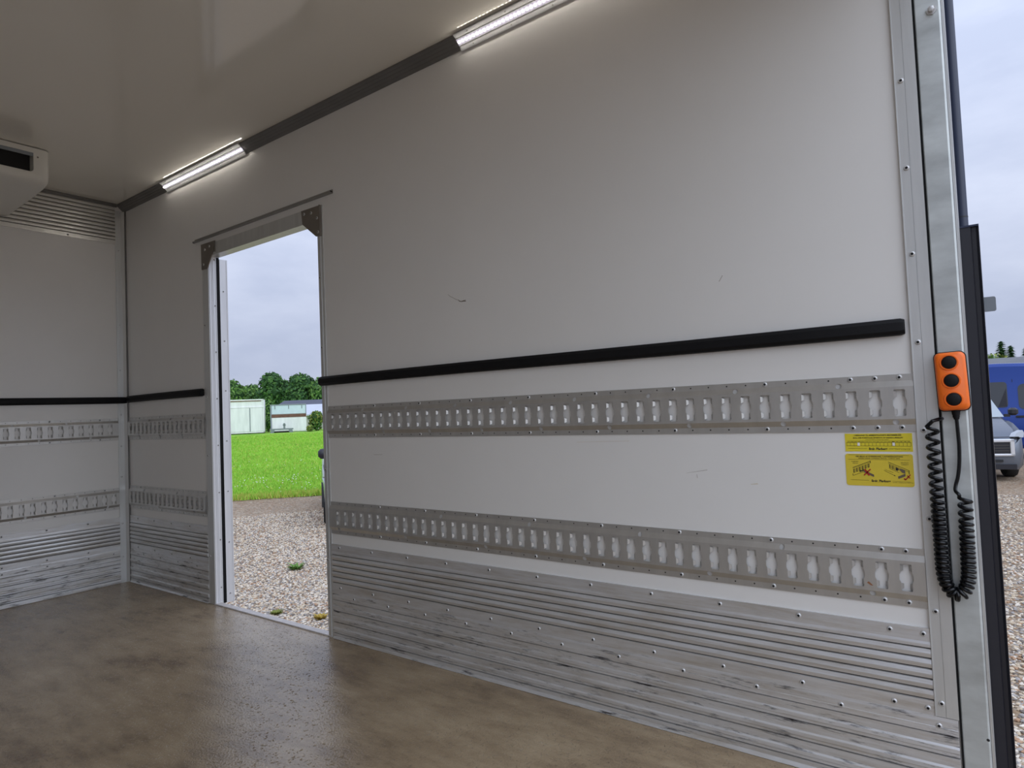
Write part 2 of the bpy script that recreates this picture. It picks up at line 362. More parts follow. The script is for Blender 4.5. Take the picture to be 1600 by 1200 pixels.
# ---- rivets
def rivet_mesh(r, ax):
    b = MB(); b.lathe([(r, 0), (r*0.92, r*0.22), (r*0.66, r*0.42), (r*0.48, r*0.42), (r*0.42, r*0.10)], (0,0,0), ax, 10, mis=[0,0,0,1,1])
    o = b.build('rivet', [M_RIVET, M_DARK], smooth=True); me = o.data; bpy.data.objects.remove(o); return me
RV_W = rivet_mesh(0.0064, (0,-1,0)); RV_F = rivet_mesh(0.0062, (1,0,0)); RV_X = rivet_mesh(0.005, (1,0,0))
def rivets(parent, pts, me, name='rivet'):
    for p in pts: inst(name, me, parent, p)
b = MB(); b.prism([(-0.0052, 0.0125), (-0.0062, 0.0165), (-0.0062, 0.0275), (0, 0.0278), (0, 0.0125)], lambda a,p,q: (q, p, a), 0.0, 2.2105); b.build('side_flange', M_TRIM, t4)
rivets(t4, [(0.0045, -0.037, z) for z in (0.15, 0.345, 0.62, 0.80, 0.985, 1.25, 1.52, 1.97)], RV_F)

# ---- slotted load rails
SLOT_R = [(0.0095,.031),(0.0115,.029),(0.0115,.01794),(0.0115,.011),(0.0142,.006),(0.0142,-.006),(0.0115,-.011),(0.0115,-.01794),(0.0115,-.029),(0.0095,-.031)]
SLOT = SLOT_R + [(-x, z) for x, z in reversed(SLOT_R)]
def load_rail(P, s0, s1, zb, zt, slots, pitch, rs, holes_top, holes_bot, label, group, rme, half=None):
    zc = (zb+zt)/2; hw = (zt-zb)/2 - 0.0287; fl = 0.0152
    base = P((s0+s1)/2, 0, zb)
    root = thing('load_rail', base, label, 'load rail', group)
    b = MB(); t, D = 0.003, 0.0105
    def q(sa, sb, line):
        b.sheet(line, lambda a,p,qq: P(a, p, qq), sa, sb)
    # flanges with their edges
    q(s0, s1, [(0, zb), (t, zb), (t, zb+fl)]); q(s0, s1, [(t, zt-fl), (t, zt), (0, zt)])
    # sloping faces, pierced by the big holes
    def slope(za, da, zb_, db_, holes):
        hs = sorted(h for h in holes if s0+0.02 < h < s1-0.02); cur = s0
        for h in hs:
            q(cur, h-0.012, [(da, za), (db_, zb_)])
            n = 12; inner = []; outer = []
            L = 0.012; hh = 0.5
            for k in range(n):
                a = 2*math.pi*(k+0.5)/n; u, v = math.cos(a), math.sin(a)
                inner.append((h + 0.0068*u, 0.5 + 0.48*v)); m_ = max(abs(u), abs(v)); outer.append((h + 0.012*u/m_, 0.5 + 0.5*v/m_))
            f2 = lambda s, w: P(s, da + (db_-da)*w, za + (zb_-za)*w)
            b.add([f2(*p) for p in inner] + [f2(*p) for p in outer], [(k,(k+1)%n,n+(k+1)%n,n+k) for k in range(n)])
            cur = h + 0.012
        q(cur, s1, [(da, za), (db_, zb_)])
    slope(zb+fl, t, zb+fl+0.0135, D, holes_bot); slope(zt-fl-0.0135, D, zt-fl, t, holes_top)
    # web with its slots
    wz = hw; cur = s0; hp = pitch/2
    scale = hp/0.025
    n = len(SLOT)
    for sc in slots:
        a0, a1 = max(sc-hp, s0), min(sc+hp, s1)
        poly = [(sc+x, z) for x, z in SLOT]
        if min(p[0] for p in poly) < s0 or max(p[0] for p in poly) > s1: 
            q(a0, a1, [(D, zc-wz-1e-9), (D, zc+wz)]); cur = a1; continue
        if a0 > cur+1e-5: q(cur, a0, [(D, zc-wz), (D, zc+wz)])
        out = []
        for (x, z) in SLOT:
            k = 1/max(abs(x)/0.025, abs(z)/0.039)
            X, Z = x*k/0.025, z*k/0.039
            if abs(abs(X) - abs(Z)) < 0.02: X, Z = math.copysign(1, X), math.copysign(1, Z)
            out.append((min(max(sc+X*hp, a0), a1), Z*wz))
        b.add([P(s, D, zc+z) for s, z in poly] + [P(s, D, zc+z) for s, z in out] + [P(s, D-0.0028, zc+z) for s, z in poly],
              [(k,(k+1)%n,n+(k+1)%n,n+k) for k in range(n)] + [(k,(k+1)%n,2*n+(k+1)%n,2*n+k) for k in range(n)])
        for sg in (-1, 1):                               # the lips bent in behind each slot edge
            for z0, z1 in ((0.013, 0.028), (-0.028, -0.013)):
                e = sc + sg*0.0115; i_ = sc + sg*0.0062
                b.add([P(e, D-0.002, zc+z0), P(e, D-0.002, zc+z1), P(i_, 0.0035, zc+z1-0.002), P(i_, 0.0035, zc+z0+0.002)], [(0,1,2,3)])
        cur = a1
    if cur < s1-1e-5: q(cur, s1, [(D, zc-wz), (D, zc+wz)])
    b.build('rail_plate', M_RAIL, root)
    # unfilled screw holes punched every slot along both flanges
    h = MB(); rset = [round(r, 3) for r in rs]
    for sc in slots:
        s = sc + 0.001
        if not (s0+0.01 < s < s1-0.01) or any(abs(s-r) < 0.012 for r in rs): continue
        for z in (zt-0.0075, zb+0.009):
            c = [(0.0022*math.cos(k*math.pi/3), 0.0022*math.sin(k*math.pi/3)) for k in range(6)]
            h.add([P(s+u, t+0.0002, z+v) for u, v in c], [(0,1,2,3,4,5)])
    o = h.build('screw_holes', M_DARK, root); o['kind'] = 'stuff'
    for s in rs:
        for z in (zt-0.0075, zb+0.009): inst('rivet', rme, root, P(s, t, z))
    return root
def rail_rust(root):
    b = MB(); y = -0.0109; b.add([(3.9045,y,0.480),(3.9085,y,0.483),(3.9115,y,0.480),(3.9175,y,0.474),(3.9130,y,0.474),(3.9080,y,0.477)], [(0,1,2,3,4,5)]); b.build('rust_mark', M_RUST, root)['label'] = 'small orange rust mark'
GR = 'slotted aluminium load rails on the box walls'
load_rail(W, 1.904, 4.0235, 0.8345, 0.967, [1.945+0.05*i for i in range(42)], 0.05,
          [1.945+0.25*i for i in range(1, 8)] + [3.894, 3.946, 3.996], [2.376+0.2487*i for i in range(-1, 7)], [2.247+0.2482*i for i in range(8)],
          'long slotted aluminium rail right of the doorway, just under the black strip', None, RV_W)
lowr = load_rail(W, 1.904, 4.0235, 0.4335, 0.567, [1.911+0.0494*i for i in range(43)], 0.0494,
          [1.96+0.247*i for i in range(1, 8)] + [3.938, 3.987], [2.144+0.393*i for i in range(5)], [1.96+0.1955*2*i for i in range(6)],
          'long slotted aluminium rail right of the doorway, just above the ribbed kick plates', None, RV_W)
rail_rust(lowr)
load_rail(W, 0.029, 0.900, 0.8345, 0.967, [0.070+0.05*i for i in range(17)], 0.05, [0.17, 0.42, 0.67, 0.87], [0.295, 0.545, 0.795], [0.17, 0.42, 0.67],
          'short slotted aluminium rail left of the doorway, upper of two', None, RV_W)
load_rail(W, 0.029, 0.900, 0.4335, 0.567, [0.066+0.05*i for i in range(17)], 0.05, [0.17, 0.42, 0.67, 0.87], [0.22, 0.60], [0.40, 0.78],
          'short dark slotted rail left of the doorway, lower of two', None, RV_W)
load_rail(F, -2.27, -0.053, 0.835, 0.965, [-0.0985-0.05*i for i in range(43)][::-1], 0.05, [-0.15-0.25*i for i in range(8)], [-0.32-0.25*i for i in range(8)], [-0.20-0.25*i for i in range(8)],
          'bright slotted rail on the end wall, upper of two', None, RV_F)
load_rail(F, -2.27, -0.053, 0.430, 0.556, [-0.083-0.05*i for i in range(43)][::-1], 0.05, [-0.13-0.25*i for i in range(8)], [-0.27-0.4*i for i in range(5)], [-0.115-0.4*i for i in range(5)],
          'slotted rail on the end wall above the ribbed plates, lower of two', None, RV_F)

# ---- ribbed aluminium kick plates
def up_prof(zt, zb):
    h = zt - zb; L = [(0, zt), (0.005, zt), (0.005, zt-0.030), (0.0065, zt-0.0355), (0.0065, zt-0.0425), (0.0015, zt-0.0430), (0.0015, zt-0.0455)]
    z = zt-0.0455; p = (h-0.0455-0.033)/5
    for i in range(5):
        L += [(0.0052, z-0.0008), (0.0078, z-p*0.42), (0.0072, z-p*0.55), (0.0050, z-p+0.0034), (0.0015, z-p+0.0026), (0.0015, z-p)]
        z -= p
    L += [(0.005, z-0.001), (0.005, zb), (0, zb)]
    return L
def low_prof(zt):
    L = [(0, zt), (0.0055, zt), (0.0065, zt-0.007), (0.0065, zt-0.022), (0.0072, zt-0.023), (0.0072, zt-0.036), (0.0015, zt-0.0365), (0.0015, zt-0.0385)]
    z = zt-0.0385; p = (zt-0.0385-0.022)/3
    for i in range(3):
        L += [(0.0050, z-0.001), (0.0050, z-p*0.45), (0.0085, z-p*0.54), (0.0088, z-p*0.72), (0.0062, z-p*0.80), (0.0066, z-p*0.93), (0.0015, z-p+0.0022), (0.0015, z-p)]
        z -= p
    L += [(0.0055, z-0.001), (0.006, 0.010), (0.012, 0.001), (0, 0.001)]
    return L
def kick(P, s0, s1, prof, m, rz, rs, label, rme):
    root = thing('kick_plate', P((s0+s1)/2, 0, prof[-1][1]), label, 'kick plate')
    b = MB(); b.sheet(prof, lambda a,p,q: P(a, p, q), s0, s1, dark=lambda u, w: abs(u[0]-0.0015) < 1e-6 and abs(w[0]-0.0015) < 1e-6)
    n = len(prof)
    for s in (s0, s1): b.add([P(s, p, q) for p, q in prof], [tuple(range(n))])
    b.build('ribbed_plate', [m, M_SHADE_GREY], root)
    for z in rz:
        for s in rs: inst('rivet', rme, root, P(s, 0.0052 if z > 0.19 else 0.0066, z))
    return root
R_UP = [4.011] + [3.945-0.199*i for i in range(11)]
R_LO = [4.03] + [3.832-0.199*i for i in range(10)]
kick(W, 1.904, 4.0235, up_prof(0.390, 0.197), M_KICK, (0.377, 0.212), R_UP, 'upper ribbed aluminium kick plate right of the doorway', RV_W)
kick(W, 1.904, 4.066, low_prof(0.197), M_KICKD, (0.178,), R_LO, 'lower scuffed ribbed kick plate on the floor right of the doorway', RV_W)
kick(W, 0.028, 0.906, up_prof(0.390, 0.197), M_KICK, (0.377, 0.212), [0.13+0.2*i for i in range(4)], 'upper ribbed kick plate in the dark corner left of the doorway', RV_W)
kick(W, 0.028, 0.906, low_prof(0.197), M_KICKD, (0.178,), [0.2+0.2*i for i in range(4)], 'lower ribbed kick plate on the floor left of the doorway', RV_W)
kick(F, WL, -0.052, up_prof(0.383, 0.194), M_KICK, (0.370, 0.209), [-0.22-0.2*i for i in range(10)], 'upper ribbed kick plate across the end wall', RV_F)
kick(F, WL, -0.052, low_prof(0.194), M_KICKD, (0.176,), [-0.09, -0.22] + [-0.42-0.2*i for i in range(9)], 'lower scratched kick plate on the floor along the end wall', RV_F)

# ---- ribbed aluminium band across the top of the end wall
root = thing('ribbed_band', (0, -1.2, 2.0), 'grooved aluminium band across the top of the end wall', 'panel')
b = MB(); z = 2.232; L = [(0, z)]
p_ = (2.232-2.030)/9
for i in range(9):
    L += [(0.004, z-0.0005), (0.0062, z-p_*0.35), (0.0062, z-p_*0.75), (0.0045, z-p_+0.0036), (0.0012, z-p_+0.0028), (0.0012, z-p_)]; z -= p_
L += [(0.004, z-0.0005), (0.004, 2.006), (0, 2.006)]
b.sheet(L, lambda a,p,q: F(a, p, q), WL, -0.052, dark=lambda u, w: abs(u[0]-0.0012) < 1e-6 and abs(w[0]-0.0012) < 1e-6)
b.build('ribbed_plate', [M_BAND, M_SHADE_GREY], root)
rivets(root, [F(-0.30-0.32*i, 0.004, 2.017) for i in range(7)], RV_F)

# ---- black rubbing strips
def strip(P, s0, s1, z0, z1, label):
    b = MB(); D = 0.022; prof = [(0.0005, z0+0.003), (0.006, z0), (D-0.006, z0+0.002), (D, z0+0.010), (D, z1-0.010), (D-0.006, z1-0.002), (0.006, z1), (0.0005, z1-0.003)]
    zc = (z0+z1)/2
    n = 10; rows = []
    def sc(k): return 1.0 if k not in (0, n+1) else 0.82
    ss = [s0, s0+0.008] + [s0+0.008+(s1-s0-0.016)*i/(n-2) for i in range(1, n-1)] + [s1]
    m_ = len(prof)
    for i, s in enumerate(ss):
        k = 0.85 if i in (0, len(ss)-1) else 1.0
        wob = 0.0012*math.sin(s*3.1)
        rows += [P(s, p*k if p > 0.001 else p, zc + wob + (q-zc)*k) for p, q in prof]
    fs = [(i*m_+j, i*m_+(j+1)%m_, (i+1)*m_+(j+1)%m_, (i+1)*m_+j) for i in range(len(ss)-1) for j in range(m_)]
    fs += [tuple(range(m_-1,-1,-1)), tuple(range((len(ss)-1)*m_, len(ss)*m_))]
    b.add(rows, fs)
    o = b.build('rubbing_strip', M_RUB, org=P((s0+s1)/2, 0, z0), smooth=30); tag(o, label, 'strip'); return o
strip(W, 1.862, 4.014, 1.056, 1.0955, 'long black rubber strip on the white wall right of the doorway')
strip(W, 0.030, 0.896, 1.056, 1.0955, 'short black rubber strip between the corner and the doorway')
strip(F, WL+0.03, -0.001, 1.052, 1.091, 'black rubber strip across the end wall')

# ------------------------------------------------------------------ doorway in the right wall
door = thing('door_1', ((DL+DR)/2, 0, 0), 'aluminium framed doorway looking out on gravel and grass', 'door', kind='structure')
b = MB()       # left jamb: face, reveal with raised ribs
b.box(0.907, DL, -0.004, 0.0, 0.0, DT+0.065)
jl = b.build('jamb', M_ALU, door); b = MB(); b.box(DL-0.030, DL, 0.0, 0.037, 0.0, DT)
for y in (0.000, 0.013, 0.020, 0.034): b.box(DL, DL+0.0025, y, y+0.0035, 0.0, DT)
rv_ = b.build('door_reveal', M_ALU_LIT, door)
b = MB(); b.box(DR, 1.904, -0.004, 0.0, 0.0, DT+0.058); b.box(DR, DR+0.02, 0.0, 0.06, 0.0, DT); b.box(1.886, 1.889, -0.0065, -0.004, 0, DT)
jr = b.build('jamb', M_ALU, door)
b = MB(); b.box(DL, DR, -0.004, 0.0, DT-0.003, DT+0.060); b.box(DL, DR, 0.0, 0.055, DT, DT+0.03)
b.build('door_head', M_ALU, door)
b = MB(); b.prism([(-0.007, 0.0005), (-0.005, 0.005), (0.026, 0.006), (0.030, 0.002), (0.030, -0.06), (0.003, -0.06), (0.003, 0.0005)], lambda a,p,q: (a, p, q), 0.955, 1.888)
b.build('door_sill', M_SILL, door)
def gusset(poly, rv, flange):
    b = MB(); n = len(poly)
    b.prism(poly, lambda a,p,q: (p, a, q), -0.0085, -0.0042)
    b.box(*flange)
    o = b.build('gusset_plate', M_PLATE, door)
    for x, z in rv: inst('rivet', RV_W, o, (x, -0.0085, z))
    return o
gusset([(0.906,1.843),(1.040,1.841),(1.023,1.789),(0.963,1.709),(0.909,1.711)], [(0.93,1.735),(0.945,1.81),(0.99,1.82)], (1.037, 1.041, -0.010, -0.0042, 1.785, 1.841))
gusset([(1.764,1.833),(1.898,1.832),(1.898,1.698),(1.863,1.702),(1.771,1.772)], [(1.785,1.815),(1.835,1.81),(1.875,1.78),(1.88,1.718)], (1.894, 1.899, -0.014, -0.0042, 1.698, 1.832))
for z in [0.08+0.24*i for i in range(8)]: inst('rivet', RV_X, door, (DL+0.001, 0.028, z))
for z in (0.12, 0.32, 0.70, 1.22, 1.52): inst('rivet', RV_W, door, (1.879, -0.004, z))
for z in (0.24, 0.75, 1.05, 1.42): inst('rivet', RV_W, door, (0.925, -0.004, z))

# the door leaf swung right back against the outside of the box: only its riveted hinge edge shows
dl = thing('door_leaf', (0.55, 0.075, 0.0), 'door leaf folded back outside, its riveted aluminium edge showing beyond the left jamb', 'door')
b = MB(); b.box(0.06, DL-0.012, 0.062, 0.094, 0.0, 1.765); b.build('leaf_panel', M_PANEL, dl)
b = MB(); b.box(DL-0.012, DL, 0.0585, 0.098, -0.005, 1.768); b.box(DL, DL+0.002, 0.056, 0.061, -0.005, 1.768); b.box(DL, DL+0.002, 0.0935, 0.099, -0.005, 1.768)
b.build('edge_profile', M_ALU_LIT, dl)
b = MB(); b.box(DL-0.022, DL-0.002, 0.0395, 0.056, -0.004, 1.775); b.build('door_seal', M_RUB, dl)
for z in [0.04+0.26*i for i in range(7)]: inst('rivet', RV_X, dl, (DL, 0.076, z))

# drip rail over the doorway
root = thing('drip_rail', (1.405, 0, 1.868), 'thin aluminium angle strip on the wall above the doorway', 'strip')
b = MB(); b.prism([(0,1.883),(0.003,1.883),(0.003,1.874),(0.016,1.871),(0.016,1.868),(0,1.866)], lambda a,p,q: (a,-p,q), 0.834, 1.976)
b.build('angle', M_ALUD, root)
b = MB(); b.box(1.9745, 1.9765, -0.014, -0.003, 1.8685, 1.875); b.box(0.826, 0.834, -0.01, -0.001, 1.866, 1.873); b.build('end_cap', M_DARK, root)

# scuffs on the panel
def scuff(pts, r, m):
    b = MB()
    pp = [Vector((x, 0, z)) for x, z in pts]
    rr = r if isinstance(r, list) else [r]*len(pp)
    vs = []
    for i, p in enumerate(pp):
        t = (pp[min(i+1,len(pp)-1)]-pp[max(i-1,0)]).normalized(); nrm = Vector((-t.z, 0, t.x))
        vs += [p+nrm*rr[i]+Vector((0,-0.0004,0)), p-nrm*rr[i]+Vector((0,-0.0004,0))]
    b.add(vs, [(2*i,2*i+1,2*i+3,2*i+2) for i in range(len(pp)-1)])
    b.build('scuff', m, wall_r)
scuff([(2.605,1.347),(2.620,1.336),(2.626,1.334),(2.641,1.325),(2.656,1.319)], [0.0008,0.0012,0.0010,0.0012,0.0010], M_SCRATCH2)
scuff([(2.655,1.322),(2.658,1.316),(2.668,1.313),(2.681,1.314),(2.688,1.312),(2.686,1.318)], [0.0006,0.0016,0.0013,0.0022,0.0024,0.001], M_SCRATCH)
scuff([(3.47,0.725),(3.53,0.735)], [0.0003,0.0010], M_SCRATCH2)
scuff([(3.50,0.722),(3.501,0.712)], 0.0008, M_SCRATCH2)
scuff([(2.18,0.765),(2.23,0.766)], 0.0007, M_SCRATCH2)
scuff([(3.645,0.70),(3.663,0.702)], [0.0008,0.0014], mat('yellowish_scuff', (0.66, 0.60, 0.48), 0.7))
scuff([(3.60,1.26),(3.59,1.245)], 0.0012, M_SCRATCH2)
scuff([(3.12,0.812),(3.30,0.815)], 0.0012, mat('faint_stain', (0.765, 0.735, 0.68), 0.4))
scuff([(3.36,1.09),(3.363,1.055)], 0.0004, M_SCRATCH2)

# ------------------------------------------------------------------ rear frame at the open end
root = thing('corner_profile', (4.046, 0, 0.2), 'flat riveted aluminium edge profile at the right end of the white wall', 'profile')
b = MB(); b.box(4.0245, 4.0445, -0.0055, 0, 0.198, H); b.box(4.0455, 4.0680, -0.0050, 0, 0.198, H); b.box(4.0445, 4.0455, -0.003, 0, 0.198, H)
b.box(4.0242, 4.0262, -0.0075, 0, 0.198, H)
b.build('edge_strip', M_ALU, root)
rivets(root, [(4.0375, -0.0055, z) for z in (0.228, 0.431, 0.637, 0.837, 1.037, 1.24, 1.44, 1.645, 1.85, 2.05)], RV_W)
root = thing('rear_post', (4.10, 0.02, -0.09), 'grey galvanised steel post carrying the orange control', 'post')
b = MB()
b.prism([(4.0725,0.03),(4.0725,0.0),(4.0745,-0.003),(4.1185,-0.003),(4.1225,0.000),(4.1225,0.03)], lambda a,p,q: (p,q,a), -0.09, H)
b.build('post_channel', M_GALV, root)
b = MB(); b.box(4.1232, 4.128, 0.000, 0.05, -0.09, H); b.build('edge_flange', M_ALU, root)
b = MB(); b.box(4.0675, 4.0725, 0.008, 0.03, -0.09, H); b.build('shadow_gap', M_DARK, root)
b = MB(); b.lathe([(0.011,0),(0.011,0.003),(0.0065,0.003),(0.0065,0.011),(0.004,0.012)], (4.105,-0.003,1.786), (0,-1,0), 6); b.build('bolt', M_RIVET, root, smooth=30)
b = MB(); b.lathe([(0.0032,0),(0.003,0.0003)], (4.118,-0.003,0.168), (0,-1,0), 8); b.build('bolt_hole', M_DARK, root)
root = thing('buffer_rail', (4.14, 0.09, -0.6), 'tall black rear buffer rail outside the galvanised post', 'buffer')
b = MB(); b.prism([(4.1215,0.06),(4.148,0.06),(4.150,0.066),(4.158,0.066),(4.163,0.060),(4.1635,0.12),(4.1215,0.12)], lambda a,p,q: (p,q,a), -0.62, 1.296)
b.build('rail_body', M_BLK, root)
b = MB(); b.prism([(4.1215,0.058),(4.1635,0.058),(4.1635,0.121),(4.1215,0.121)], lambda a,p,q: (p,q,a), 1.294, 1.298); b.build('end_cap', M_NAVY, root)
root = thing('marker_bracket', (4.165, 0.115, 1.10), 'small grey rounded tab sticking out behind the black buffer rail', 'bracket')
b = MB(); pts = []
for cx_, cz_, a0 in ((4.1815,1.1335,0),(4.162,1.1335,90),(4.162,1.1075,180),(4.1815,1.1075,270)):
    for k in range(4):
        a = math.radians(a0+30*k); pts.append((cx_+0.004*math.cos(a), cz_+0.004*math.sin(a)))
b.prism(pts, lambda a,p,q: (p,a,q), 0.122, 0.125); b.build('tab', M_CGREY, root)
root = thing('seal_tube', (4.135, 0.08, 1.29), 'dark navy tube running up the outer edge above the buffer rail', 'tube')
b = MB(); b.tube([(4.1335,0.085,1.2985),(4.1335,0.085,1.7),(4.1335,0.085,2.3)], 0.0115, 14); b.build('tube', M_NAVY, root, smooth=True)
b = MB(); b.tube([(4.1335,0.085,1.322),(4.1335,0.085,1.325)], 0.0119, 14); b.build('tube_joint', M_BLK, root, smooth=True)

root = thing('rear_shade_beam', (4.10, -1.16, 2.06), 'unseen galvanised cross beam added over the open rear to shade the upper wall', 'beam')
b = MB(); b.box(4.07, XE, WL, -0.004, 2.06, H); b.build('beam', M_GALV, root)  # unseen beam, added to shade the upper wall
# ---- orange pendant control
pc = thing('pendant_control', (4.096, -0.03, 0.88), 'orange handheld lift control with three black buttons on the steel post', 'control')
def rr_poly(cx, cz, w, h, r, tilt, n=5, bend=0.0):
    out = []
    for sx_, sz_, a0 in ((1,1,0),(-1,1,90),(-1,-1,180),(1,-1,270)):
        for k in range(n):
            a = math.radians(a0+90*k/(n-1)); x = sx_*(w/2-r)+r*math.cos(a); z = sz_*(h/2-r)+r*math.sin(a)
            out.append((x, z))
    res = []
    for x, z in out:
        x2 = x + tilt*z + bend*(1-(2*z/h)**2)
        res.append((cx+x2, cz+z + 0.03*x))
    return res
def shell(b, rings, mi=0):    # rings of (poly, y)
    n = len(rings[0][0]); vs = [(x,y,z) for poly, y in rings for x, z in poly]
    fs = [(i*n+j,i*n+(j+1)%n,(i+1)*n+(j+1)%n,(i+1)*n+j) for i in range(len(rings)-1) for j in range(n)]
    fs += [tuple(range(n-1,-1,-1)), tuple(range((len(rings)-1)*n, len(rings)*n))]
    b.add(vs, fs, mi)
cx_, cz_, tl = 4.0965, 0.9440, -0.030
b = MB(); Q = lambda w,h,r: rr_poly(cx_, cz_, w, h, r, tl, 6, 0.0018)
shell(b, [(Q(0.0565,0.127,0.010),-0.010),(Q(0.0575,0.128,0.011),-0.020),(Q(0.0545,0.125,0.011),-0.030),(Q(0.047,0.117,0.010),-0.0345)])
b.build('case', M_ORANGE, pc, smooth=50)
b = MB(); shell(b, [(Q(0.0575,0.128,0.010),-0.0035),(Q(0.0605,0.1315,0.012),-0.006),(Q(0.0605,0.1315,0.012),-0.0165),(Q(0.0560,0.126,0.011),-0.0185)])
b.build('rubber_edge', M_RUB, pc, smooth=50)
for bx, bz in ((4.0945,0.9855),(4.0967,0.9455),(4.0990,0.9045)):
    b = MB(); b.lathe([(0.0180,0.0),(0.0172,0.0022),(0.0150,0.0024),(0.0146,-0.001)], (bx,-0.0340,bz), (0,-1,0), 24); rg = b.build('button_ring', M_ORANGE, pc, smooth=True)
    b = MB(); b.lathe([(0.0142,-0.001),(0.0140,0.0012),(0.011,0.0034),(0.006,0.0046),(0.0001,0.005)], (bx,-0.0340,bz), (0,-1,0), 24); b.build('button', M_BTN, pc, smooth=True)
b = MB()
for i in range(6): b.box(4.1135, 4.119, -0.0330, -0.0315, 0.926+i*0.0045, 0.9275+i*0.0045)
b.build('grip_ribs', M_ORANGE, pc)
b = MB(); b.tube([(4.1005,-0.017,0.886),(4.1005,-0.017,0.876),(4.1008,-0.017,0.868),(4.1010,-0.017,0.860)], [0.0085,0.0080,0.0065,0.0050], 12)
for k in range(3): b.lathe([(0.0088-k*0.001,0.0),(0.0088-k*0.001,0.0025)], (4.1006,-0.017,0.880-k*0.0065), (0,0,-1), 12)
b.build('cable_boot', M_RUB, pc, smooth=40)

# ---- coiled cable
cc = thing('coiled_cable', (4.08, -0.022, 0.46), 'black coiled spiral cable hanging in a loop below the orange control', 'cable')
ctr = []
yl = -0.022
for i in range(61): ctr.append((4.0545 + 0.003*i/60, yl, 0.845 - i*(0.845-0.535)/60))
R_ = 0.0235
for i in range(1, 30):
    a = math.pi + math.pi*i/30; ctr.append((4.0575+R_ + R_*math.cos(a), yl, 0.535 + 2.45*R_*math.sin(a)))
for i in range(41): ctr.append((4.1045 + 0.002*i/40, yl, 0.535 + i*(0.690-0.535)/40))
ctr = [Vector(p) for p in ctr]
cum = [0]
for i in range(1, len(ctr)): cum.append(cum[-1] + (ctr[i]-ctr[i-1]).length)
def pos(s):
    s = min(max(s, 0), cum[-1])
    for i in range(1, len(cum)):
        if s <= cum[i]: 
            k = (s-cum[i-1])/(cum[i]-cum[i-1]); return ctr[i-1].lerp(ctr[i], k), (ctr[i]-ctr[i-1]).normalized()
    return ctr[-1], (ctr[-1]-ctr[-2]).normalized()
def pitch(s):
    e = cum[-1]-s
    if s < 0.13: return 0.0245 - 0.006*(s/0.13)
    if s < 0.20: return 0.0185 - 0.0078*((s-0.13)/0.07)
    if e < 0.05: return 0.0175
    if e < 0.10: return 0.0128
    return 0.0104
path = []; s = 0.0; ph = 0.4; hr = 0.0108; NS = 18
while s < cum[-1]:
    p, t = pos(s); n1 = Vector((0,-1,0)); n2 = t.cross(n1).normalized()
    path.append(p + (n2*math.cos(ph) + n1*math.sin(ph))*hr); ph += 2*math.pi/NS; s += pitch(s)/NS
pre = [Vector((4.0745,0.004,0.862)), Vector((4.0725,-0.010,0.862)), Vector((4.066,-0.026,0.8605)), Vector((4.0575,-0.033,0.858))]
b = MB(); b.tube(pre + path, 0.0041, 8); b.build('coil', M_COIL, cc, smooth=True)
e = path[-1]
key = [e, Vector((4.0965,-0.030,0.697)), Vector((4.0905,-0.022,0.704)), Vector((4.0915,-0.016,0.716)), Vector((4.0965,-0.014,0.735)), Vector((4.1005,-0.0135,0.765)), Vector((4.1022,-0.014,0.80)), Vector((4.1018,-0.015,0.83)), Vector((4.1010,-0.017,0.860))]
sm = []
for i in range(len(key)-1):
    p0, p1, p2, p3 = key[max(i-1,0)], key[i], key[i+1], key[min(i+2,len(key)-1)]
    for k in range(6):
        t = k/6; sm.append(0.5*((2*p1)+(p2-p0)*t+(2*p0-5*p1+4*p2-p3)*t*t+(3*p1-p0-3*p2+p3)*t**3))
sm.append(key[-1])
b = MB(); b.tube(sm, 0.0038, 8); b.build('straight_lead', M_COIL, cc, smooth=True)

# ------------------------------------------------------------------ stickers with their print
def text_geo(txt, size, bold=0.0, condense=1.0):
    cu = bpy.data.curves.new('t', 'FONT'); cu.body = txt; cu.size = size; cu.align_x = 'LEFT'; cu.offset = bold; cu.resolution_u = 2
    o = bpy.data.objects.new('t', cu); COL.objects.link(o)
    dg = bpy.context.evaluated_depsgraph_get(); me = bpy.data.meshes.new_from_object(o.evaluated_get(dg))
    vs = [(v.co.x*condense, v.co.y) for v in me.vertices]; fs = [tuple(p.vertices) for p in me.polygons]
    bpy.data.objects.remove(o); bpy.data.curves.remove(cu); bpy.data.meshes.remove(me)
    return vs, fs
def put_text(b, txt, x, z, size, bold=0.0, width=None, y=-0.0014, slope=0.0, centre=False):
    vs, fs = text_geo(txt, size, bold)
    if not vs: return
    x0 = min(v[0] for v in vs); x1 = max(v[0] for v in vs); k = 1.0 if width is None else width/(x1-x0)
    off = -(x1-x0)*k/2 if centre else 0
    b.add([(x + off + (vx-x0)*k, y, z + vz + slope*(off+(vx-x0)*k)) for vx, vz in vs], fs)
def bar(b, x0, z0, x1, z1, w, y=-0.0014):
    d = Vector((x1-x0, z1-z0)); n = Vector((-d.y, d.x)).normalized()*w/2
    b.add([(x0+n.x,y,z0+n.y),(x1+n.x,y,z1+n.y),(x1-n.x,y,z1-n.y),(x0-n.x,y,z0-n.y)], [(0,1,2,3)])
st = thing('inspection_sticker', (3.9445, 0, 0.788), 'bright yellow printed inspection sticker with a year table, upper of two', 'sticker')
b = MB(); b.box(3.8745, 4.0140, -0.0009, 0, 0.7875, 0.8300); b.build('sticker_sheet', M_YEL2, st)
b = MB()
put_text(b, 'I HENHOLD TIL ARBEJDSTILSYNETS BESTEMMELSER', 3.9440, 0.8245, 0.0042, 0.00012, 0.098, centre=True)
put_text(b, 'SKAL DER FORETAGES EFTERSYN AF DENNE LÆSSELIFT', 3.9440, 0.8185, 0.0040, 0.00010, 0.104, centre=True)
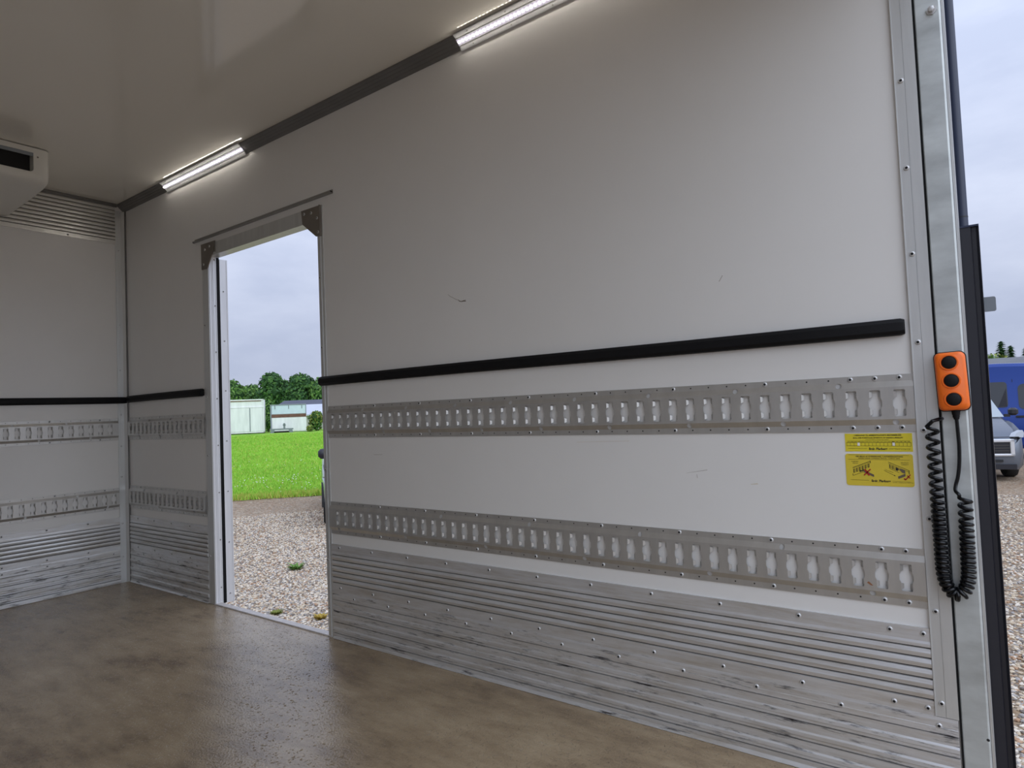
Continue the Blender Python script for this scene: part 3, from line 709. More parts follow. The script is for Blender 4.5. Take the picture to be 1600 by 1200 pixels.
put_text(b, 'NÆSTE EFTERSYN FORETAGES SENEST', 3.9430, 0.8145, 0.0026, 0.0, 0.048, centre=True)
bar(b, 3.8795, 0.8125, 4.0095, 0.8122, 0.0005)
bar(b, 3.8780, 0.8090, 4.0110, 0.8085, 0.0006); bar(b, 3.8780, 0.8010, 4.0110, 0.8002, 0.0006)
for i in range(18):
    x = 3.8780 + 0.133*i/17; bar(b, x, 0.8092, x, 0.8005, 0.0005)
    if i < 17: put_text(b, ['JAN','FEB','MAR','APR','MAJ','JUN','JUL','AUG','SEP','OKT','NOV','DEC','1','2','3','4','5'][i], x+0.001, 0.8096, 0.0022, 0.0, 0.0055)
put_text(b, 'Brdr. Plagborg', 3.9440, 0.7915, 0.0075, 0.00025, 0.038, centre=True)
bar(b, 3.8800, 0.7950, 3.9210, 0.7945, 0.0005)
put_text(b, 'Læsselifte - Opbygning', 3.9660, 0.7925, 0.0024, 0.0, 0.022); put_text(b, 'Tlf. 75 88 11 44', 3.9900, 0.7915, 0.0024, 0.0, 0.018)
bar(b, 3.9665, 0.7952, 4.0090, 0.7946, 0.0004)
b.build('lettering', M_INK, st)
b = MB()
for x in (3.9010, 3.9740): b.box(x, x+0.0048, -0.0020, -0.0009, 0.8012, 0.8085)
b.build('white_marker', M_WHITE, st)
st = thing('instruction_sticker', (3.9430, 0, 0.706), 'yellow sticker with two rail drawings, red cross and red tick, lower of two', 'sticker')
b = MB(); b.prism(rr_poly(3.9428, 0.7442, 0.1400, 0.0755, 0.0055, 0.0, 5), lambda a,p,q: (p, a, q - 0.03*(p-3.9428)), -0.0009, 0.0); b.build('sticker_sheet', M_YEL, st)
b = MB()
bar(b, 3.8800, 0.7795, 4.0050, 0.7785, 0.0005); bar(b, 3.8790, 0.7690, 4.0060, 0.7680, 0.0005)
put_text(b, 'VED BRUG AF SURRESKINNE / LASTSIKRINGSSTANG', 3.9440, 0.7745, 0.0038, 0.00012, 0.098, centre=True)
put_text(b, 'WHEN USING LOADING TRACK / CARGO BAR', 3.9440, 0.7705, 0.0032, 0.00005, 0.086, centre=True)
put_text(b, 'FORKERT', 3.8860, 0.7625, 0.0034, 0.0, 0.0150); put_text(b, 'WRONG', 3.8880, 0.7585, 0.0032, 0.0, 0.0115)
put_text(b, 'RIGTIGT', 3.9885, 0.7605, 0.0034, 0.0, 0.0150); put_text(b, 'CORRECT', 3.9885, 0.7565, 0.0032, 0.0, 0.0150)
put_text(b, 'Brdr. Plagborg', 3.9460, 0.7160, 0.0078, 0.00025, 0.039, centre=True)
bar(b, 3.8815, 0.7200, 3.9210, 0.7195, 0.0005); bar(b, 3.9690, 0.7190, 4.0060, 0.7180, 0.0004)
put_text(b, 'Læsselifte - Opbygning', 3.9700, 0.7155, 0.0024, 0.0, 0.022); put_text(b, 'Tlf. 75 88 11 44', 3.9930, 0.7150, 0.0024, 0.0, 0.017)
# left drawing: rail running up to the right, bar on the wrong side
bar(b, 3.8875, 0.7490, 3.9265, 0.7655, 0.0008); bar(b, 3.8875, 0.7475, 3.9265, 0.7635, 0.0006)
bar(b, 3.8880, 0.7300, 3.9120, 0.7400, 0.0008); bar(b, 3.8875, 0.7300, 3.8875, 0.7345, 0.0012); bar(b, 3.9255, 0.7650, 3.9262, 0.7600, 0.0012)
for i in range(6):
    x = 3.8898+i*0.0062; z = 0.7440+i*0.0026
    bar(b, x, z+0.0020, x, z-0.0075, 0.0017); bar(b, x+0.0026, z+0.0030, x+0.0026, z-0.0064, 0.0009); bar(b, x, z-0.0070, x+0.0028, z-0.0060, 0.0009)
bar(b, 3.9020, 0.7400, 3.9140, 0.7440, 0.0030)
# right drawing: rail running down to the right, bar pulled the right way
bar(b, 3.9625, 0.7635, 4.0040, 0.7440, 0.0008); bar(b, 3.9625, 0.7600, 4.0030, 0.7410, 0.0006); bar(b, 3.9640, 0.7490, 3.9840, 0.7385, 0.0006)
bar(b, 4.0035, 0.7440, 4.0035, 0.7360, 0.0014)
for i in range(3):
    x = 3.9655+i*0.0062; z = 0.7545-i*0.0030
    bar(b, x, z+0.0030, x, z-0.0050, 0.0018); bar(b, x+0.0028, z+0.0012, x+0.0028, z-0.0066, 0.0009)
b.lathe([(0.0034,0),(0.0020,0.0001)], (3.9800,-0.0014,0.7470), (0,-1,0), 10)
put_text(b, 'KØRE RETNING', 3.9555, 0.7450, 0.0026, 0.0, 0.0165, slope=-0.45)
bar(b, 3.9530, 0.7440, 3.9745, 0.7320, 0.0006); b.add([(3.9765,-0.0014,0.7308),(3.9738,-0.0014,0.7338),(3.9728,-0.0014,0.7316)], [(0,1,2)])
b.build('lettering', M_INK, st)
yy = -0.0017
b = MB(); b.add([(3.9135,yy,0.7430),(3.9210,yy,0.7385),(3.9320,yy,0.7330),(3.9320,yy,0.7275),(3.9180,yy,0.7345),(3.9110,yy,0.7390)], [(0,1,2,3,4,5)]); b.build('bar_drawing', M_INK2, st)
b = MB(); b.add([(3.9830,yy,0.7480),(3.9900,yy,0.7470),(3.9960,yy,0.7440),(3.9960,yy,0.7370),(3.9900,yy,0.7390)], [(0,1,2,3,4)]); b.build('bar_drawing', M_INK2, st)
b = MB(); b.add([(3.9810,yy,0.7300),(3.9960,yy,0.7370),(3.9960,yy,0.7310),(3.9815,yy,0.7245)], [(0,1,2,3)]); b.build('bar_drawing', M_INK2, st)
b = MB()
bar(b, 3.9110, 0.7310, 3.9255, 0.7460, 0.0026, -0.0020); bar(b, 3.9135, 0.7455, 3.9225, 0.7310, 0.0040, -0.0020)
bar(b, 3.9930, 0.7260, 3.9960, 0.7225, 0.0030, -0.0020); bar(b, 3.9955, 0.7225, 4.0060, 0.7350, 0.0022, -0.0020); bar(b, 3.9990, 0.7330, 4.0050, 0.7265, 0.0018, -0.0020)
b.build('red_marks', M_RED, st)

# ------------------------------------------------------------------ LED strip lights in the ceiling trim
def led_light(x0, x1, side, label):
    # side 0: right wall trim, 1: opposite trim
    def P(a, u, h):          # u across the chamfer from wall (0) to ceiling (1), h out of it
        y = -(0.0035 + 0.0365*u) - h*0.72; z = 2.2120 + 0.0335*u - h*0.70
        return (a, y if side == 0 else WL - y, z)
    root = thing('led_light', P((x0+x1)/2, 0.5, 0), label, 'light')
    b = MB(); n = 4
    prof = [(-0.12, 0.002), (-0.12, 0.0100), (-0.07, 0.0100), (0.24, 0.0045), (0.25, 0.0062), (0.30, 0.0062), (0.30, 0.003), (0.70, 0.003), (0.70, 0.0062), (0.75, 0.0062), (0.76, 0.0045), (1.07, 0.0100), (1.12, 0.0100), (1.12, 0.002)]
    b.prism(prof, lambda a,p,q: P(a,p,q), x0, x1); b.build('housing', M_ALU_LIT, root)
    b = MB(); b.prism([(0.30,0.0032),(0.30,0.0060),(0.70,0.0060),(0.70,0.0032)], lambda a,p,q: P(a,p,q), x0, x1); b.build('cover', M_DIFF, root)
    b = MB(); k = int((x1-x0)/0.016)
    for i in range(k):
        a = x0 + (i+0.5)*(x1-x0)/k
        c = [P(a+du, 0.5+dv, 0.0062) for du, dv in ((-0.0036,-0.075),(0.0036,-0.075),(0.0036,0.075),(-0.0036,0.075))]; t = [P(a+du, 0.5+dv, 0.0105) for du, dv in ((-0.0028,-0.055),(0.0028,-0.055),(0.0028,0.055),(-0.0028,0.055))]
        b.add(c+t, [(0,1,5,4),(1,2,6,5),(2,3,7,6),(3,0,4,7),(4,5,6,7)])
    o = b.build('diode_row', M_LED, root); o['kind'] = 'stuff'
    b = MB()
    for i in range(5):
        a = x0 + 0.06 + i*(x1-x0-0.12)/4
        for u in (0.06, 0.94):
            b.lathe([(0.0035,0),(0.003,0.0015),(0.001,0.002)], P(a, u, 0.0075), (0,-0.7,-0.7) if side == 0 else (0,0.7,-0.7), 6)
    o = b.build('screws', M_RIVET, root); o['kind'] = 'stuff'
led_light(0.558, 1.341, 0, 'lit LED strip in the ceiling trim near the end wall corner')
led_light(2.718, 3.501, 0, 'lit LED strip in the ceiling trim at the top edge of the photo')
led_light(0.558, 1.341, 1, 'unseen lit LED strip added across the box near the end wall')  # unseen pair added on the opposite trim, giving fill and reflections
led_light(2.718, 3.501, 1, 'unseen lit LED strip added across the box near the open end')

# ------------------------------------------------------------------ cooling unit under the ceiling
ac = thing('cooling_unit', (0.3, -1.05, 2.05), 'white ceiling cooling unit with a black air outlet by the end wall', 'cooling unit')
XF, Y0, Y1 = 0.605, -0.575, -1.53
b = MB()
def secac(inset, x, z): return x
# body: side profile lofted across, rounded at both ends
prof = [(0.05, 2.249), (0.05, 2.058), (0.30, 2.070), (0.50, 2.078), (0.545, 2.083)]
ys = [(Y0, 0.030), (Y0-0.006, 0.014), (Y0-0.018, 0.004), (Y0-0.035, 0.0), (Y1+0.035, 0.0), (Y1+0.018, 0.004), (Y1+0.006, 0.014), (Y1, 0.030)]
full = [(0.02, 2.249), (0.02, 2.058), (0.30, 2.068), (0.50, 2.078), (0.565, 2.084), (0.590, 2.092), (0.600, 2.104), (XF, 2.122)]
rows = []
for y, k in ys: rows += [(x - (k if x > 0.5 else 0), y, z + (k*0.35 if z < 2.2 else 0)) for x, z in full]
m_ = len(full)
b.add(rows, [(i*m_+j, i*m_+j+1, (i+1)*m_+j+1, (i+1)*m_+j) for i in range(len(ys)-1) for j in range(m_-1)])
top = 2.246; oz0, oz1, oy0, oy1 = 2.130, 2.222, -0.645, -1.46
def fx(y):
    for (ya, ka), (yb, kb) in zip(ys[:-1], ys[1:]):
        if yb <= y <= ya: return XF - (ka + (kb-ka)*(ya-y)/(ya-yb))
    return XF
def fz(y): return 2.122 + (XF - fx(y))*0.35
yl_ = [y for y, k in ys[:4]] + [oy0]
for ya, yb in zip(yl_[:-1], yl_[1:]): b.add([(fx(ya),ya,fz(ya)),(fx(yb),yb,fz(yb)),(fx(yb),yb,top),(fx(ya),ya,top)], [(0,1,2,3)])
yl2 = [oy1] + [y for y, k in ys[4:]]
for ya, yb in zip(yl2[:-1], yl2[1:]): b.add([(fx(ya),ya,fz(ya)),(fx(yb),yb,fz(yb)),(fx(yb),yb,top),(fx(ya),ya,top)], [(0,1,2,3)])
# below and above the outlet, its rounded lower corners
rc = 0.016
cor = [(oy0, oz0+rc)] + [(oy0 - rc + rc*math.cos(a), oz0 + rc - rc*math.sin(a)) for a in [math.pi/2*k/5 for k in range(1, 6)]]
cor2 = [(oy1+oy0-y, z) for y, z in reversed(cor)]
edge = cor + cor2
b.add([(XF, y, 2.122) for y, z in edge] + [(XF, y, z) for y, z in edge], [(i,i+1,len(edge)+i+1,len(edge)+i) for i in range(len(edge)-1)])
b.add([(XF, y, z) for y, z in edge] + [(XF-0.05, y, z) for y, z in edge], [(i,i+1,len(edge)+i+1,len(edge)+i) for i in range(len(edge)-1)])
b.add([(XF,oy0,oz1),(XF,oy1,oz1),(XF,oy1,top),(XF,oy0,top)], [(0,1,2,3)])
for y, k in ((Y0, 0), (Y1, 0)):
    b.add([(x - (0.030 if x > 0.5 else 0), y, z + (0.0105 if z < 2.2 else 0)) for x, z in full] + [(XF-0.030, y, top)], [tuple(range(m_+1))])
for yy_ in (oy0, oy1): b.add([(XF,yy_,oz0+rc),(XF,yy_,oz1),(XF-0.05,yy_,oz1),(XF-0.05,yy_,oz0+rc)], [(0,1,2,3)])
b.add([(XF,oy0,oz1),(XF,oy1,oz1),(XF-0.05,oy1,oz1),(XF-0.05,oy0,oz1)], [(0,1,2,3)])
b.build('housing', M_AC, ac, smooth=50)
b = MB(); b.box(XF-0.004, XF-0.002, oy1, oy0, oz1-0.017, oz1); b.build('outlet_flap', M_CGREY, ac)
b = MB(); b.box(XF-0.058, XF-0.050, oy1-0.01, oy0+0.01, oz0-0.01, oz1+0.01); b.build('outlet_cavity', M_DARK, ac)
b = MB(); b.box(0.10, XF-0.015, Y1+0.03, Y0-0.03, 2.2465, 2.2495); b.build('mounting_gasket', M_DARK, ac)
for yc in (-0.86, -1.24):
    b = MB(); b.lathe([(0.145,0),(0.150,0.006),(0.135,0.010),(0.130,0.001)], (0.32, yc, 2.0725), (0.02,0,-1), 28); rg = b.build('fan_ring', M_CGREY, ac, smooth=40)
    b = MB(); b.lathe([(0.132,0),(0.0001,0.0002)], (0.32, yc, 2.0705), (0.02,0,-1), 28); b.build('fan_opening', M_DARK, ac)
    b = MB()
    for r in (0.035, 0.06, 0.085, 0.11):
        b.tube([(0.32+r*math.cos(a), yc+r*math.sin(a), 2.066) for a in [2*math.pi*k/20 for k in range(21)]], 0.002, 4, cap=False)
    b.build('fan_guard', M_CGREY, ac)
b = MB(); b.lathe([(0.006,0),(0.004,0.0006)], (XF-0.0005, -0.628, 2.205), (1,0,0), 8); b.build('screw', M_PLATE, ac)

# ------------------------------------------------------------------ outside ground
def sdist(x, y): return (x+9.949)*-0.740 + (y-6.32)*0.673
def along(s, t): return (-9.949 + 0.673*t - 0.740*s, 6.32 + 0.740*t + 0.673*s)
def zterr(s): return G + 0.02 + 0.775*min(max(s, 0)/36.0, 1.0)
b = MB(); b.add([(-150,-60,G),(150,-60,G),(150,170,G),(-150,170,G)], [(0,1,2,3)])
gr = b.build('gravel_ground', M_GRAVEL); tag(gr, 'gravel yard of small brown and grey stones around the truck', 'ground', kind='structure')
b = MB(); ss = [0, 0.6, 2, 5, 10, 16, 22, 28, 36, 50, 80, 130]; tt = [-90+4.5*i for i in range(24)]
for s in ss:
    for t in tt:
        w = (0.25*math.sin(t*1.3)+0.18*math.sin(t*3.7+1)) if s == 0 else 0
        b.v.append((*along(s+w, t), zterr(s) if s > 0 else G+0.004))
nT = len(tt)
for i in range(len(ss)-1):
    for j in range(nT-1): b.f.append((i*nT+j, i*nT+j+1, (i+1)*nT+j+1, (i+1)*nT+j)); b.m.append(0)
gf = b.build('grass_field', M_GRASS); tag(gf, 'bright green sloping meadow beyond the gravel', 'grass', kind='structure')

# loose stones lying on the nearer gravel (nobody could count them)
def stones(name, n, sampler, label, seed):
    rnd = random.Random(seed)
    ico = bmesh.new(); bmesh.ops.create_icosphere(ico, subdivisions=1, radius=1.0)
    ico.verts.ensure_lookup_table(); bv = [tuple(v.co) for v in ico.verts]; bf = [tuple(v.index for v in f.verts) for f in ico.faces]; ico.free()
    shapes = []
    for k in range(14):
        shapes.append([(x*(1+rnd.uniform(-.22,.22)), y*(1+rnd.uniform(-.22,.22)), z*(1+rnd.uniform(-.2,.2))) for x, y, z in bv])
    V = []; Fc = []; Mi = []
    nb = len(bv)
    for i in range(n):
        x, y, sc = sampler(rnd); r = sc*rnd.uniform(0.55, 1.25)
        a = rnd.uniform(0, 6.283); ca, sa = math.cos(a), math.sin(a); ex, ez = rnd.uniform(1.0,1.5), rnd.uniform(0.5,0.8)
        sh = shapes[rnd.randrange(14)]; o = len(V); z0 = G + r*ez*rnd.uniform(-0.1, 0.75)
        for px, py, pz in sh:
            px *= ex*r; py *= r; V.append((x+px*ca-py*sa, y+px*sa+py*ca, z0+pz*r*ez))
        m_ = rnd.choices(range(6), (24, 20, 11, 17, 18, 14))[0]
        for f in bf: Fc.append((f[0]+o, f[1]+o, f[2]+o)); Mi.append(m_)
    me = bpy.data.meshes.new(name); me.from_pydata(V, [], Fc)
    for m_ in STONES: me.materials.append(m_)
    me.polygons.foreach_set('material_index', Mi); me.update()
    o = bpy.data.objects.new(name, me); COL.objects.link(o); tag(o, label, 'gravel', kind='stuff'); return o
CX, CY = 4.17, -1.742
def samp_door(rnd):
    while True:
        d = 4.6 + (12.0-4.6)*rnd.random()**1.25       # distance along the view through the doorway
        k = rnd.uniform(-0.06, 0.30)
        # directions of the left and right jamb seen from the camera
        a0 = math.atan2(0.02-CY, 0.93-CX); a1 = math.atan2(0.02-CY, 1.95-CX)
        a = a0 + (a1-a0)*rnd.uniform(-0.12, 1.15)
        x, y = CX + d*math.cos(a)*1.12, CY + d*math.sin(a)*1.12
        if y > 0.5 and sdist(x, y) < 0.2: return x, y, 0.0115
def samp_rear(rnd):
    d = 3.6 + 10.5*rnd.random()**1.3
    return CX + d*rnd.uniform(-0.075, 0.075) , CY + d, 0.0125
stones('gravel_stones', 42000, samp_door, 'loose mixed gravel stones outside the doorway', 3)
stones('gravel_stones', 14000, samp_rear, 'loose pale gravel stones to the right of the rear post', 5)

# grass blades and white clover heads on the meadow
rnd = random.Random(11); b = MB()
V, Fc, Mi = [], [], []
def visible_t(s, rnd):
    # stay roughly within what the doorway lets one see
    return None
for i in range(60000):
    d = 14.0 + 34*rnd.random()**1.6
    a0 = math.atan2(0-CY, 0.90-CX); a1 = math.atan2(0-CY, 1.95-CX); a = a0 + (a1-a0)*rnd.uniform(-0.15, 1.15)
    x, y = CX + d*math.cos(a)*1.1, CY + d*math.sin(a)*1.1; s = sdist(x, y)
    if s < -0.1 or s > 33: continue
    z = zterr(s); h = rnd.uniform(0.03, 0.09)*(1.6 if s < 0.5 else 1); w = 0.006 + 0.0006*d; an = rnd.uniform(0, 6.28); lx, ly = rnd.gauss(0, 0.03), rnd.gauss(0, 0.03)
    o = len(V); V += [(x-w*math.cos(an), y-w*math.sin(an), z-0.01), (x+w*math.cos(an), y+w*math.sin(an), z-0.01), (x+lx, y+ly, z+h)]; Fc.append((o, o+1, o+2))
    Mi.append(1 if (s < 0.6 and rnd.random() < 0.6) or rnd.random() < 0.12 else 0)
me = bpy.data.meshes.new('grass_blades'); me.from_pydata(V, [], Fc); me.materials.append(M_BLADE); me.materials.append(M_BLADE2); me.polygons.foreach_set('material_index', Mi); me.update()
o = bpy.data.objects.new('grass_blades', me); COL.objects.link(o); tag(o, 'short green blades growing on the meadow', 'grass', kind='stuff')
b = MB()
for i in range(380):
    s = min(16, abs(rnd.gauss(4.5, 3.2))); d0 = 15.5 + s*1.02
    a = math.atan2(-CY, 0.9-CX) + (math.atan2(-CY, 1.95-CX) - math.atan2(-CY, 0.9-CX))*rnd.uniform(-0.1, 1.1)
    x, y = CX + d0*math.cos(a), CY + d0*math.sin(a); s = sdist(x, y)
    if s < 0.4 or math.sin(x*1.1+2)+math.sin(y*1.7)+rnd.gauss(0,0.8) < 0.2: continue
    z = zterr(s)+0.07; r = rnd.uniform(0.010, 0.018)
    b.add([(x-r,y,z),(x,y-r,z),(x+r,y,z),(x,y+r,z),(x,y,z+r),(x,y,z-r)], [(0,1,4),(1,2,4),(2,3,4),(3,0,4),(1,0,5),(2,1,5),(3,2,5),(0,3,5)])
o = b.build('clover_flowers', M_CLOVER, weld=False); tag(o, 'white clover heads scattered over the nearer meadow', 'flowers', kind='stuff')
# weeds rooted in the gravel
def weed(x, y, z, r, mleaf, label, name='weed'):
    root = thing(name, (x, y, z), label, 'plant'); b = MB(); q = random.Random(int(x*1000))
    for i in range(60):
        a = q.uniform(0, 6.28); l = r*q.uniform(0.4, 1.0); h = l*q.uniform(0.2, 0.7); w = 0.012+0.006*q.random()
        p = Vector((x, y, z)); t = Vector((math.cos(a)*l, math.sin(a)*l, h)); sd = Vector((-math.sin(a), math.cos(a), 0))*w
        b.add([p+t*0.15, p+t*0.6+sd+Vector((0,0,0.01)), p+t, p+t*0.6-sd+Vector((0,0,0.01))], [(0,1,2,3)])
    b.build('leaves', mleaf, root)
weed(-2.70, 3.00, G, 0.13, M_LEAF[2], 'green weed growing in the gravel in the middle of the doorway view')
weed(-0.82, 1.94, G, 0.085, mat('yellowed_leaf', (0.42, 0.30, 0.05), 0.8), 'yellow weed in the gravel just beyond the door sill')
weed(-1.32, 1.82, G, 0.07, M_LEAF[3], 'tiny weed in the gravel beyond the middle of the door sill')

# ------------------------------------------------------------------ containers on the meadow
def box_local(o, mb, name, m): return mb.build(name, m, o, org=(0,0,0))
# each container is modelled with its visible front on the local plane y=0 (x right, z up)
def place(root, x, y, z, rz): root.location = (x, y, z); root.rotation_euler = (0, 0, rz)
RZ = math.atan2(0.596607, 0.801507)
c1 = thing('storage_container', (0,0,0), 'white storage container with double doors standing at the far edge of the meadow', 'container')
Wd, Hh, Dp = 3.95, 2.63, 2.4
b = MB(); b.box(-Wd, 0, 0.03, Dp, 0.10, Hh-0.03); box_local(c1, b, 'body', M_CWHITE)
b = MB()
for x in (-Wd, -0.09): b.box(x, x+0.09, 0.0, 0.09, 0.05, Hh)
b.box(-Wd, 0, 0.0, 0.09, Hh-0.09, Hh); b.box(-Wd, 0, -0.02, 0.05, 1.98, 2.05); b.box(-Wd, 0, 0.0, 0.09, 0.05, 0.14)
box_local(c1, b, 'frame', M_CWHITE)
b = MB(); b.box(-Wd+0.2, -0.2, -0.005, 0.03, Hh-0.16, Hh-0.10); box_local(c1, b, 'worn_edge', M_CRUST)
for x0, x1 in ((-3.8, -2.95), (-2.90, -1.06), (-1.00, -0.12)):
    b = MB(); b.bbox(x0, x1, -0.015, 0.035, 0.16, 1.96, 0.012); pn = box_local(c1, b, 'door_panel', M_CWHITE)
b = MB(); b.box(-2.945, -2.905, -0.02, 0.03, 0.16, 1.96); b.box(-1.055, -1.005, -0.02, 0.03, 0.16, 1.96); box_local(c1, b, 'door_gap', M_CGREY)
b = MB(); b.box(-2.98, -2.62, -0.06, -0.02, 1.18, 1.24); b.box(-2.98, -2.92, -0.06, -0.015, 1.10, 1.30); box_local(c1, b, 'door_handle', M_BENCH)
b = MB(); b.box(-Wd+0.05, -0.05, 0.05, Dp-0.05, -0.08, 0.10); box_local(c1, b, 'skid', M_DARK)
place(c1, -41.05, 27.00, -0.09, RZ+0.33)
c2 = thing('truck_body', (0,0,0), 'old white truck body with a rusty brown cross beam, right of the storage container', 'container')
Wd, Hh = 2.66, 2.20
b = MB(); b.box(0.0, Wd, 0.05, 2.3, 0.04, Hh-0.03); box_local(c2, b, 'body', M_CWHITE)
b = MB(); b.bbox(0.10, Wd-0.02, -0.01, 0.06, 0.08, 1.18, 0.015); box_local(c2, b, 'lower_panel', M_CWHITE)
b = MB(); b.bbox(0.10, Wd-0.05, 0.0, 0.06, 1.44, Hh-0.08, 0.015); box_local(c2, b, 'upper_panel', M_CBLUE)
b = MB(); b.box(0.05, Wd-0.02, -0.03, 0.06, 1.19, 1.42); box_local(c2, b, 'cross_beam', M_CRUST)
b = MB(); b.box(0.0, 0.10, -0.03, 0.07, 0.0, Hh); b.box(0.0, Wd, -0.02, 0.07, Hh-0.08, Hh); b.box(Wd-0.06, Wd, -0.01, 0.07, 1.42, Hh); box_local(c2, b, 'frame', M_CGREY)
for x in (0.35, 1.35, 2.33):
    b = MB(); b.box(x-0.025, x+0.025, -0.02, 0.01, Hh-0.36, Hh-0.08); box_local(c2, b, 'hinge', M_BENCH)
place(c2, -40.72, 27.30, -0.13, RZ+0.33)
tb = thing('tow_frame', (0,0,0), 'low dark steel frame with an upright post in front of the old truck body', 'frame')
b = MB(); b.box(0.0, 1.70, 0.0, 0.5, 0.24, 0.34); box_local(tb, b, 'top_bar', M_BENCH)
b = MB(); b.prism([(0.0,0.0),(0.28,0.0),(0.36,0.24),(0.08,0.24)], lambda a,p,q: (p,a,q), 0.0, 0.1); box_local(tb, b, 'leg', M_BENCH)
b = MB(); b.prism([(1.42,0.0),(1.70,0.0),(1.62,0.24),(1.34,0.24)], lambda a,p,q: (p,a,q), 0.0, 0.1); box_local(tb, b, 'leg', M_BENCH)
b = MB(); b.box(0.3, 1.4, 0.3, 0.4, 0.02, 0.14); box_local(tb, b, 'lower_bar', M_DARK)
b = MB(); b.box(0.98, 1.12, 0.05, 0.15, 0.34, 0.74); b.box(0.94, 1.16, 0.05, 0.16, 0.56, 0.64); box_local(tb, b, 'upright', M_BENCH)
place(tb, -39.92, 26.70, -0.13, RZ+0.33)

# ------------------------------------------------------------------ buildings far off
def shed(loc, rz, L, D, hw, hr, mr, mw, label):
    root = thing('farm_building', (0,0,0), label, 'building')
    b = MB(); b.box(0, L, 0, D, 0, hw); b.add([(0,0,hw),(0,D,hw),(0,D/2,hr-0.05)],[(0,1,2)]); b.add([(L,0,hw),(L,D,hw),(L,D/2,hr-0.05)],[(0,1,2)]); box_local(root, b, 'walls', mw)
    b = MB(); o_ = 0.4
    for sgn in (0, 1):
        y0, y1 = (-o_, D/2) if sgn == 0 else (D+o_, D/2)
        zz = hw - o_*(hr-hw)/(D/2)
        b.add([(-o_,y0,zz),(L+o_,y0,zz),(L+o_,y1,hr),(-o_,y1,hr),(-o_,y0,zz+0.12),(L+o_,y0,zz+0.12),(L+o_,y1,hr+0.12),(-o_,y1,hr+0.12)], [(0,1,2,3),(4,5,6,7),(0,1,5,4),(1,2,6,5),(2,3,7,6),(3,0,4,7)])
    box_local(root, b, 'roof', mr)
    b = MB(); b.box(L*0.3, L*0.3+1.0, -0.03, 0.02, 0.9, 1.9); box_local(root, b, 'window', M_GLASS)
    b = MB(); b.box(L*0.6, L*0.6+1.0, -0.03, 0.02, 0.05, 2.0); box_local(root, b, 'door', M_CGREY)
    root.location = loc; root.rotation_euler = (0,0,rz); return root
shed((-54.6, 36.6, -0.2), RZ, 16, 9, 1.9, 2.98, M_ROOFD, M_BWALL, 'low building with a dark slate roof behind the containers')
shed((-47.0, 34.4, -0.15), RZ+0.05, 8, 4, 1.45, 2.25, M_ROOFL, M_BWALL, 'small building with a pale sheet roof right of the old truck body')
shed((-14.0, 52.5, -0.9), 0.03, 34, 8, 3.3, 4.02, M_ROOFG, M_BWALL, 'long low building with a grey roof behind the vans')

# ------------------------------------------------------------------ trees and shrubs
def leaf_crown(b, lobes, n, size, rnd, mis):
    wsum = [r[3]*r[4]*r[5] for r in lobes]
    for i in range(n):
        lx, ly, lz, rx, ry, rz = rnd.choices(lobes, [w**0.67 for w in wsum])[0]
        d = Vector((rnd.gauss(0,1), rnd.gauss(0,1), rnd.gauss(0,1))).normalized(); k = rnd.uniform(0.82, 1.08)
        p = Vector((lx+d.x*rx*k, ly+d.y*ry*k, lz+d.z*rz*k))
        nrm = (d + Vector((rnd.gauss(0,.5), rnd.gauss(0,.5), rnd.gauss(0,.5)))).normalized(); u = nrm.orthogonal().normalized(); w = nrm.cross(u); s = size*rnd.uniform(0.6, 1.3)
        an = rnd.uniform(0, 6.28); u2 = u*math.cos(an)+w*math.sin(an); w2 = nrm.cross(u2)
        b.add([p-u2*s, p+w2*s*0.55, p+u2*s, p-w2*s*0.55], [(0,1,2,3)], rnd.choice(mis))
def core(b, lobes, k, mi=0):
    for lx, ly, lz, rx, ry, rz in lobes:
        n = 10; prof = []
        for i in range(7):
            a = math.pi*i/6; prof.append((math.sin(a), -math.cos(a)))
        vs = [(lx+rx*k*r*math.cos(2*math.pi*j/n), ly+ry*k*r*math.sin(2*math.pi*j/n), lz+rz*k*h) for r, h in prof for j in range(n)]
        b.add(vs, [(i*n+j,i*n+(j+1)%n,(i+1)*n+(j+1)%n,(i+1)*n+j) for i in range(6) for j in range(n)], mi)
def make_tree(seed, hgt, wid, mis_all, label, name='leafy_tree', n=3800, size=0.24):
    rnd = random.Random(seed); root = thing(name, (0,0,0), label, 'tree', 'trees behind the containers')
    lobes = []
    for i in range(9):
        a = rnd.uniform(0, 6.28); r = wid*rnd.uniform(0.1, 0.33); zz = hgt*rnd.uniform(0.40, 0.80); q = wid*rnd.uniform(0.18, 0.30)
        lobes.append((r*math.cos(a), r*math.sin(a), zz, q, q, q*rnd.uniform(0.7, 0.95)))
    lobes.append((0, 0, hgt*0.45, wid*0.4, wid*0.4, hgt*0.33)); lobes.append((rnd.uniform(-.3,.3), 0, hgt*0.80, wid*0.22, wid*0.22, hgt*0.17))
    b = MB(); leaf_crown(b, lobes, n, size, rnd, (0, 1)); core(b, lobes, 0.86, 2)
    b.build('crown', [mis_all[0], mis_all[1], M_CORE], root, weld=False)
    b = MB(); b.tube([(0,0,-0.1),(0.05,0,hgt*0.25),(0,0.05,hgt*0.5)], [0.22,0.17,0.10], 8); b.build('trunk', M_BARK, root)
    return root
protoA = make_tree(21, 6.9, 4.9, (M_LEAF[0], M_LEAF[1]), 'dark green leafy tree behind the gap between the containers')
protoB = make_tree(22, 6.6, 5.2, (M_LEAF[1], M_LEAF[2]), 'lighter green leafy tree above the white container')
first = {0: True, 1: True}
